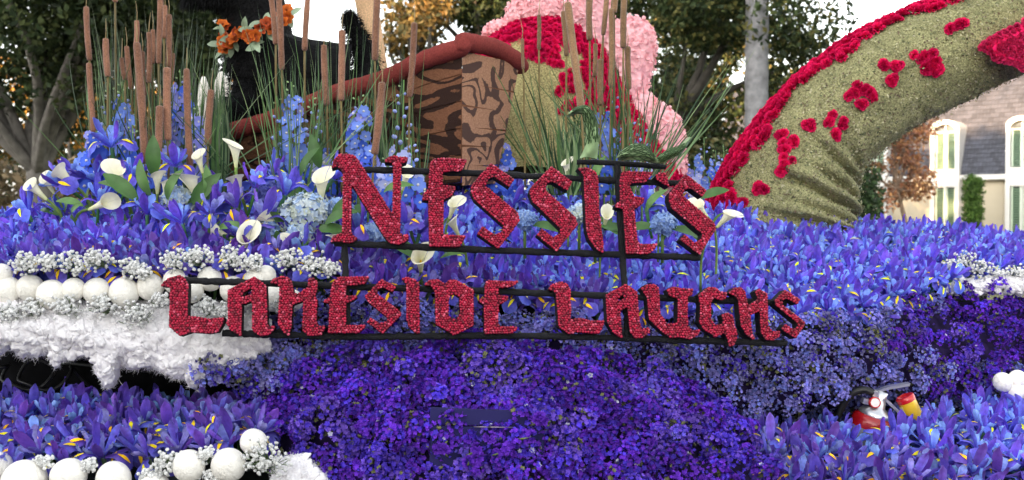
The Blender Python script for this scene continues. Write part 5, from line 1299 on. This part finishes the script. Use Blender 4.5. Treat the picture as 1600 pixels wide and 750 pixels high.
for q in [(145, 300, 150, 205, 2.72, 1, 1.2, L1, G1, .95, 24), (197, 285, 190, 128, 2.84, 0, .9, L1, G1, .8), (205, 315, 207, 195, 2.76, 1, .9, L1, G1), (284, 275, 281, 108, 2.86, 2, 1.0, L1, G1, .85), (314, 300, 309, 165, 2.78, 2, 1.0, L1, G1, .85), (268, 310, 265, 215, 2.68, 0, .8, L1, G1), (240, 300, 243, 225, 2.7, 3, .7, L1, G1), (165, 280, 172, 130, 2.9, 3, .5, L1, G1, .5),
          (462, 290, 455, 128, 2.72, 0, .9, L2, G2, .85), (495, 300, 488, 150, 2.76, 3, .8, L2, G2, .45), (440, 300, 432, 150, 2.78, 3, .5, L2, G2, .3), (566, 300, 560, 150, 2.74, 0, 1.1, L2, G2, .85, 22), (575, 310, 572, 220, 2.7, 1, .9, L2, G2, .95), (622, 300, 631, 125, 2.74, 3, .7, L2, G2, .35), (640, 320, 642, 215, 2.66, 3, .7, L2, G2, .5), (605, 320, 606, 240, 2.66, 3, .9, L2, G2),
          (944, 285, 943, 168, 2.9, 0, 1.1, L3, G3, .9), (955, 290, 960, 130, 2.96, 3, .5, L3, G3, .4), (985, 290, 982, 180, 2.92, 2, .7, L3, G3, .6), (1003, 290, 1002, 185, 2.94, 3, .7, L3, G3, .5), (935, 300, 936, 235, 2.84, 1, .9, L3, G3), (785, 300, 783, 225, 3.05, 1, 1.0, 'deep blue delphinium spire between the boat stern and hump', G3, .95), (770, 300, 771, 240, 3.05, 1, 1.0, 'deep blue delphinium spire between the boat stern and hump', G3, .95),
          (1098, 330, 1100, 215, 4.1, 0, .8, L4, G4), (1115, 330, 1118, 235, 4.2, 1, .8, L4, G4), (1132, 330, 1130, 225, 4.2, 3, .8, L4, G4), (1148, 330, 1152, 240, 4.1, 0, .8, L4, G4), (1082, 330, 1085, 245, 4.1, 3, .8, L4, G4), (1108, 340, 1107, 270, 4.0, 0, .9, L4, G4), (1140, 340, 1140, 265, 4.0, 1, .9, L4, G4)]:
    delph(*q)

# ------------------------------------------------------------------ calla lilies
def calla_mesh():
    m = MB(); nu, nv = 12, 20; V = []; C = []
    for i in range(nu):
        s = i / (nu - 1)
        for j in range(nv):
            a = 2 * math.pi * j / (nv - 1); back = .5 + .5 * math.cos(a)          # tip side
            R = .0055 + .008 * s + .013 * s ** 3.5 * (1 + .5 * back); ov = 1 + .10 * (j / (nv - 1))
            z = s * (.076 + .034 * back * s) - .012 * max(0, s - .82) / .18 * (1 - back * .3)
            V.append([R * ov * math.cos(a) + .010 * back * s ** 4, R * ov * math.sin(a), z])
            C.append(lin(214, 220, 150) * (1 - s) ** 1.5 + lin(240, 235, 214) * (1 - (1 - s) ** 1.5))
    m.add(np.array(V), grid_faces(nu, nv), np.array(C)); return m.mesh('spathe', mat=M_TUFT)
SPATHE = calla_mesh()
m = MB(); tube(m, np.array([(0, 0, .008), (0, 0, .03), (.001, 0, .048), (.002, 0, .054)]), [.003, .0034, .003, .001], lin(236, 190, 50), 8); SPADIX = m.mesh('spadix', mat=M_TUFT)
BLEAF = [leafmesh(.085, .016, lin(74, 112, 56), .25, .3).mesh('leaf', mat=M_LEAF), leafmesh(.075, .012, lin(98, 136, 74), .3, .5).mesh('leaf', mat=M_LEAF)]
CAL = [(108, 282, 2.6, -1.0, .5, 1.0, 'white calla lily leaning outward beside the oak trunk'), (62, 302, 2.58, -1.1, .3, .9, 'white calla lily drooping at the outer corner of the iris bed'), (78, 292, 2.62, -.6, .5, .75, 'small white calla lily behind the outer corner irises'), (152, 322, 2.5, 1.7, .2, .95, 'drooping white calla lily low over the iris bed'), (188, 285, 2.56, -.3, .6, 1.15, 'wide white calla lily beneath the tall cattails'),
       (246, 290, 2.56, .05, .1, .8, 'narrow upright white calla lily under the short cattail'), (258, 296, 2.54, .2, .2, .7, 'second narrow white calla lily under the short cattail'), (304, 298, 2.5, -.45, .3, 1.2, 'large trumpet shaped white calla lily among green leaves'), (313, 258, 2.6, -.3, .2, .8, 'slender white calla lily before the smooth cattail stalk'), (368, 246, 2.55, .0, .2, .95, 'upright white calla lily in front of the boat bow'), (374, 296, 2.5, -.3, .5, .95, 'white calla lily between raised irises near the boat bow'),
       (502, 300, 2.48, .1, .3, 1.15, 'upright white calla lily beside the letter N'), (428, 350, 2.42, -1.2, .6, 1.0, 'white calla lily lying on the pale hydrangea'), (384, 385, 2.36, .35, .9, 1.1, 'open white calla lily above the letter K'), (348, 366, 2.4, -1.5, .2, .9, 'sideways white calla lily pointing at the iris bed'), (456, 392, 2.36, .1, .8, .8, 'half hidden white calla lily beside the sign upright'), (530, 380, 2.38, -.5, .5, .7, 'white calla lily behind the foot of letter N'),
       (657, 412, 2.36, .1, 1.6, 1.05, 'front facing white calla lily between the two sign lines'), (632, 285, 2.55, .4, .4, .8, 'white calla lily behind the top of the first letter E'), (706, 330, 2.48, .5, .7, .8, 'white calla lily seen right of the first letter E'), (712, 358, 2.46, -.6, .6, .8, 'white calla lily low between first letter E and S'), (886, 268, 2.7, -.1, .2, .75, 'small upright white calla lily by the curled leaf ornament'), (946, 345, 2.5, .2, .9, .7, 'white calla lily behind the letter I'),
       (1020, 295, 2.6, -.5, .6, .7, 'white calla lily behind the apostrophe'), (1098, 330, 2.55, -1.0, .5, .8, 'white calla lily behind the final S of the upper line'), (1130, 345, 2.5, 1.0, .6, .85, 'white calla lily beside the final upper S and tail base')]
for (px, py, d, ang, tw, sc, lab) in CAL:
    c = P(px, py, d); ax = nz(np.array([math.sin(ang), -tw, math.cos(ang)])); t = thing('calla_lily', lab, 'calla lily', c - ax * .06 - [0, 0, .05])
    sc *= .7; ang *= .7; ax = nz(np.array([math.sin(ang), -tw * .8, math.cos(ang)])); M3 = frame(ax, random.random() * 6.28) * sc
    inst('spathe', SPATHE, t, M3, c - ax * .035 * sc); inst('spadix', SPADIX, t, M3, c - ax * .035 * sc)
    m = MB(); b_ = c - ax * .033 * sc; tube(m, cr([b_ + ax * .006, b_ - ax * .03, b_ - ax * .05 + [0, .02, -.04], b_ - ax * .05 + [0, .03, -.12]], 10), .0052 * sc, lin(120, 150, 70), 8); m.build('stem', M_LEAF, t)
    for _ in range(2 if d < 2.62 and px < 560 else 1):
        la = nz(np.array([random.gauss(0, .8), -.5, .25])); fr_ = frame(np.cross(la, [0, 0, 1.0]) if random.random() < .5 else nz(np.array([random.gauss(0, .4), -.7, .8])), random.random() * 6.28)
        inst('leaf', random.choice(BLEAF), t, fr_ * random.uniform(.7, 1.0), b_ - ax * .04 + [0, .01, -.01])

# ------------------------------------------------------------------ hydrangeas
def hyd(px, py, r, d, C, label, lv=2):
    c = P(px, py, d); R = r / F * d; t = thing('hydrangea', label, 'hydrangea', c - [0, 0, R + .05]); n = int(30 + r * 2.4)
    dv = nz(rng.normal(size=(n, 3)) + [0, -.8, .4]); T = c + dv * R * (.88 + .16 * rng.random((n, 1))) * [1.1, .9, .85]
    tp = floret_tpl(4, .1, 0, .62); m = MB(); CC = np.asarray(C)[rng.integers(0, len(C), n)] * (.85 + .25 * rng.random((n, 1)))
    m.add_tpl(tp, frames(dv + rng.normal(size=(n, 3)) * .3) * (.0085 + .003 * rng.random(n))[:, None, None], T, CC); 
    dv = nz(rng.normal(size=(n, 3)) + [0, -.8, .4]); m.add_tpl(tp, frames(dv) * .009, c + dv * R * .78, np.asarray(C)[rng.integers(0, len(C), n)] * .85)
    m.build('florets', M_TUFT, t)['kind'] = 'stuff'
    m = MB(); tube(m, [c - [0, 0, R + .06], c - [0, 0, R * .2]], .004, lin(90, 120, 60), 6); m.build('stem', M_LEAF, t)
    for k in range(lv):
        a = random.uniform(-.6, .6) + k * 2.6
        inst('leaf', BLEAF[0], t, frame(nz(np.array([math.cos(a) * .3, -.8, .7])), a) * random.uniform(.8, 1.15), c + np.array([math.cos(a) * R * .7, -R * .55, math.sin(a) * R * .3 - R * .3]))
PB = [lin(200, 218, 236), lin(222, 232, 232), lin(214, 224, 206), lin(170, 196, 232)]; PB2 = [lin(150, 180, 230), lin(176, 200, 236), lin(130, 160, 222)]
hyd(480, 335, 40, 2.44, PB, 'large pale blue green hydrangea head left of the letter N'); hyd(528, 330, 24, 2.5, PB2, 'soft blue hydrangea head behind the letter N stem', 1); hyd(422, 300, 28, 2.58, [lin(120, 130, 220), lin(140, 150, 226)], 'violet blue hydrangea head under the boat bow', 1); hyd(278, 312, 24, 2.52, PB, 'small pale hydrangea head among calla leaves', 1)
hyd(412, 362, 24, 2.42, PB2, 'pale blue hydrangea head above the letter K', 2); hyd(465, 372, 24, 2.4, PB, 'pale hydrangea head near the sign upright'); hyd(590, 365, 22, 2.46, PB2, 'pale blue hydrangea head between N and E', 1); hyd(560, 285, 18, 2.6, PB2, 'pale blue hydrangea head within the letter N top', 0); hyd(820, 345, 18, 2.5, PB2, 'pale blue hydrangea head between the two middle S letters', 1); hyd(905, 335, 18, 2.52, PB, 'pale hydrangea head left of the letter I', 1); hyd(1035, 350, 20, 2.5, PB2, 'pale blue hydrangea head right of the second letter E', 2); hyd(930, 355, 15, 2.52, PB2, 'small blue hydrangea head behind the letter I', 1)

# broad green leaves in the mixed bed
for px, py, d, a, k, s in [(235, 305, 2.5, 1.9, 1, 1.1), (215, 312, 2.48, 2.4, 0, 1.1), (262, 312, 2.47, 1.2, 1, 1.0), (300, 318, 2.46, .8, 0, 1.1), (325, 312, 2.46, 1.5, 1, 1.0), (205, 300, 2.52, 2.7, 1, 1), (240, 275, 2.55, 1.5, 0, 1.1), (470, 275, 2.5, 1.1, 0, .9), (500, 262, 2.52, 1.8, 0, .9), (508, 350, 2.38, .5, 0, .9), (495, 360, 2.39, .1, 0, .8), (520, 345, 2.4, 1.0, 0, .8), (340, 358, 2.4, .2, 1, .9), (372, 398, 2.36, 2.9, 0, .7), (450, 405, 2.36, .8, 0, .7), (600, 300, 2.5, .4, 1, .9), (1010, 330, 2.52, 1.0, 1, .9), (1095, 310, 2.6, .4, 0, .8), (925, 285, 2.6, 1.2, 1, .9), (130, 322, 2.5, 2.8, 1, .8)]:
    ln = nz(np.array([random.gauss(0, .25), -.8, .55])); x = nz(np.array([math.cos(a), -.25, math.sin(a)])); z = nz(np.cross(x, np.cross(ln, x))); y = np.cross(z, x)
    o = inst('broad_leaf', BLEAF[k], None, np.stack([x, y, z], 1) * s, P(px, py, d)); tag(o, 'broad green leaf among the callas and hydrangeas', 'leaf', 'broad leaves in the mixed bed')

# ------------------------------------------------------------------ fire extinguisher and yellow canister
ED = 2.5; tiltv = nz(np.array([.28, -.08, .95])); EM = frame(tiltv); ec = P(1364, 658, ED)
ext = thing('fire_extinguisher', 'red fire extinguisher with silver valve tilted among the irises', 'fire extinguisher', ec - tiltv * .2)
R0 = .0485; m = MB()
lathe(m, [(.001, -.25), (R0, -.248), (R0, -.03), (R0, -.029)], lin(150, 152, 158), 28, EM, ec)
lathe(m, [(R0 * 1.004, -.016), (R0 * 1.004, -.002), (R0 * .96, .007), (R0 * .82, .013), (R0 * .6, .017), (R0 * .3, .02)], lin(158, 16, 22), 28, EM, ec); m.build('cylinder', M_GLOSS, ext)
m = MB(); lathe(m, [(R0 * 1.006, -.12), (R0 * 1.008, -.118), (R0 * 1.008, -.018), (R0 * 1.006, -.016)], lin(120, 124, 132), 28, EM, ec); m.build('label_sleeve', M_PAINT, ext)
def eb(q): return ec + EM @ np.array(q)
EX = nz(RGT - tiltv * (RGT @ tiltv)); EY = np.cross(tiltv, EX)
def e2(a, h, o=0): return ec + EX * a + tiltv * h + EY * o
SIL = (.62, .63, .65)
m = MB(); lathe(m, [(.037, .012), (.038, .017), (.034, .024), (.017, .034), (.012, .055), (.012, .07), (.001, .071)], SIL, 20, EM, ec); m.build('valve', M_METAL, ext)
RB3 = np.stack([EX, EY, tiltv], 1)
m = MB(); box(m, e2(-.024, .040), .03, .016, .012, SIL, RB3); box(m, e2(-.012, .062), .02, .014, .012, SIL, RB3); m.build('hose_port', M_METAL, ext, smooth=False)
def strap(m, pts, w, th):
    q = cr(pts, 10); V = []
    for p_ in q:
        for a, b_ in ((-w, -th), (w, -th), (w, th), (-w, th)): V.append(p_ + EY * a + tiltv * b_)
    m.add(np.array(V), grid_faces(10, 4, True), SIL); n0 = m.n - 40; m.F.append(np.array([[n0, n0 + 1, n0 + 2, n0 + 3]])); m.F.append(np.array([[n0 + 36, n0 + 37, n0 + 38, n0 + 39]]))
m = MB(); strap(m, [P(1358, 608, ED), P(1368, 612, ED), P(1385, 606, ED), P(1420, 600, ED)], .008, .0035); m.build('lever', M_METAL, ext, smooth=False)
m = MB(); strap(m, [P(1366, 616, ED), P(1380, 622, ED), P(1396, 636, ED), P(1415, 654, ED)], .007, .0035); m.build('carry_handle', M_METAL, ext, smooth=False)
gx = frame(nz(np.array([-.05, -1, .15])))
m = MB(); lathe(m, [(.0125, -.012), (.0125, .004), (.0105, .006), (.0098, .004)], lin(200, 30, 34), 20, gx, P(1367, 629, ED - .022)); gz = m.build('gauge', M_GLOSS, ext)
m = MB(); lathe(m, [(.0098, .004), (.006, .0045), (.0001, .0048)], lin(226, 224, 220), 20, gx, P(1367, 629, ED - .022)); m.build('gauge_face', M_PAINT, gz)
m = MB(); tube(m, cr([e2(-.02, .062), e2(-.045, .062, .004), e2(-.066, .04, .01), e2(-.073, -.01, .02), e2(-.07, -.1, .03)], 26), .0085, (.012, .012, .013), 10); m.build('hose', M_RUBBER, ext)
m = MB(); a = nz(P(1412, 618, ED) - P(1436, 668, ED)); tm = frame(a); tc_ = P(1424, 642, ED - .01)
can = thing('yellow_canister', 'small yellow canister with red rim beside the extinguisher', 'canister', tc_ - a * .06)
lathe(m, [(.001, -.06), (.0205, -.06), (.0205, .028)], lin(226, 184, 40), 20, tm, tc_); m.build('body', M_GLOSS, can)
m = MB(); lathe(m, [(.0212, .024), (.0215, .030), (.021, .036), (.017, .038), (.016, .034), (.0001, .033)], lin(190, 24, 28), 20, tm, tc_); m.build('rim', M_GLOSS, can)
m = MB(); V = []; 
for i in range(7):
    th = -1.9 + i * .16
    for z in (-.055, .02): V.append(tc_ + tm @ np.array([.0209 * math.cos(th), .0209 * math.sin(th), z]))
m.add(np.array(V), grid_faces(7, 2), lin(240, 226, 150)); m.build('paper_label', M_PAINT, can)
print('objects', len(bpy.data.objects), 'tris', sum(len(me.polygons) for me in bpy.data.meshes))
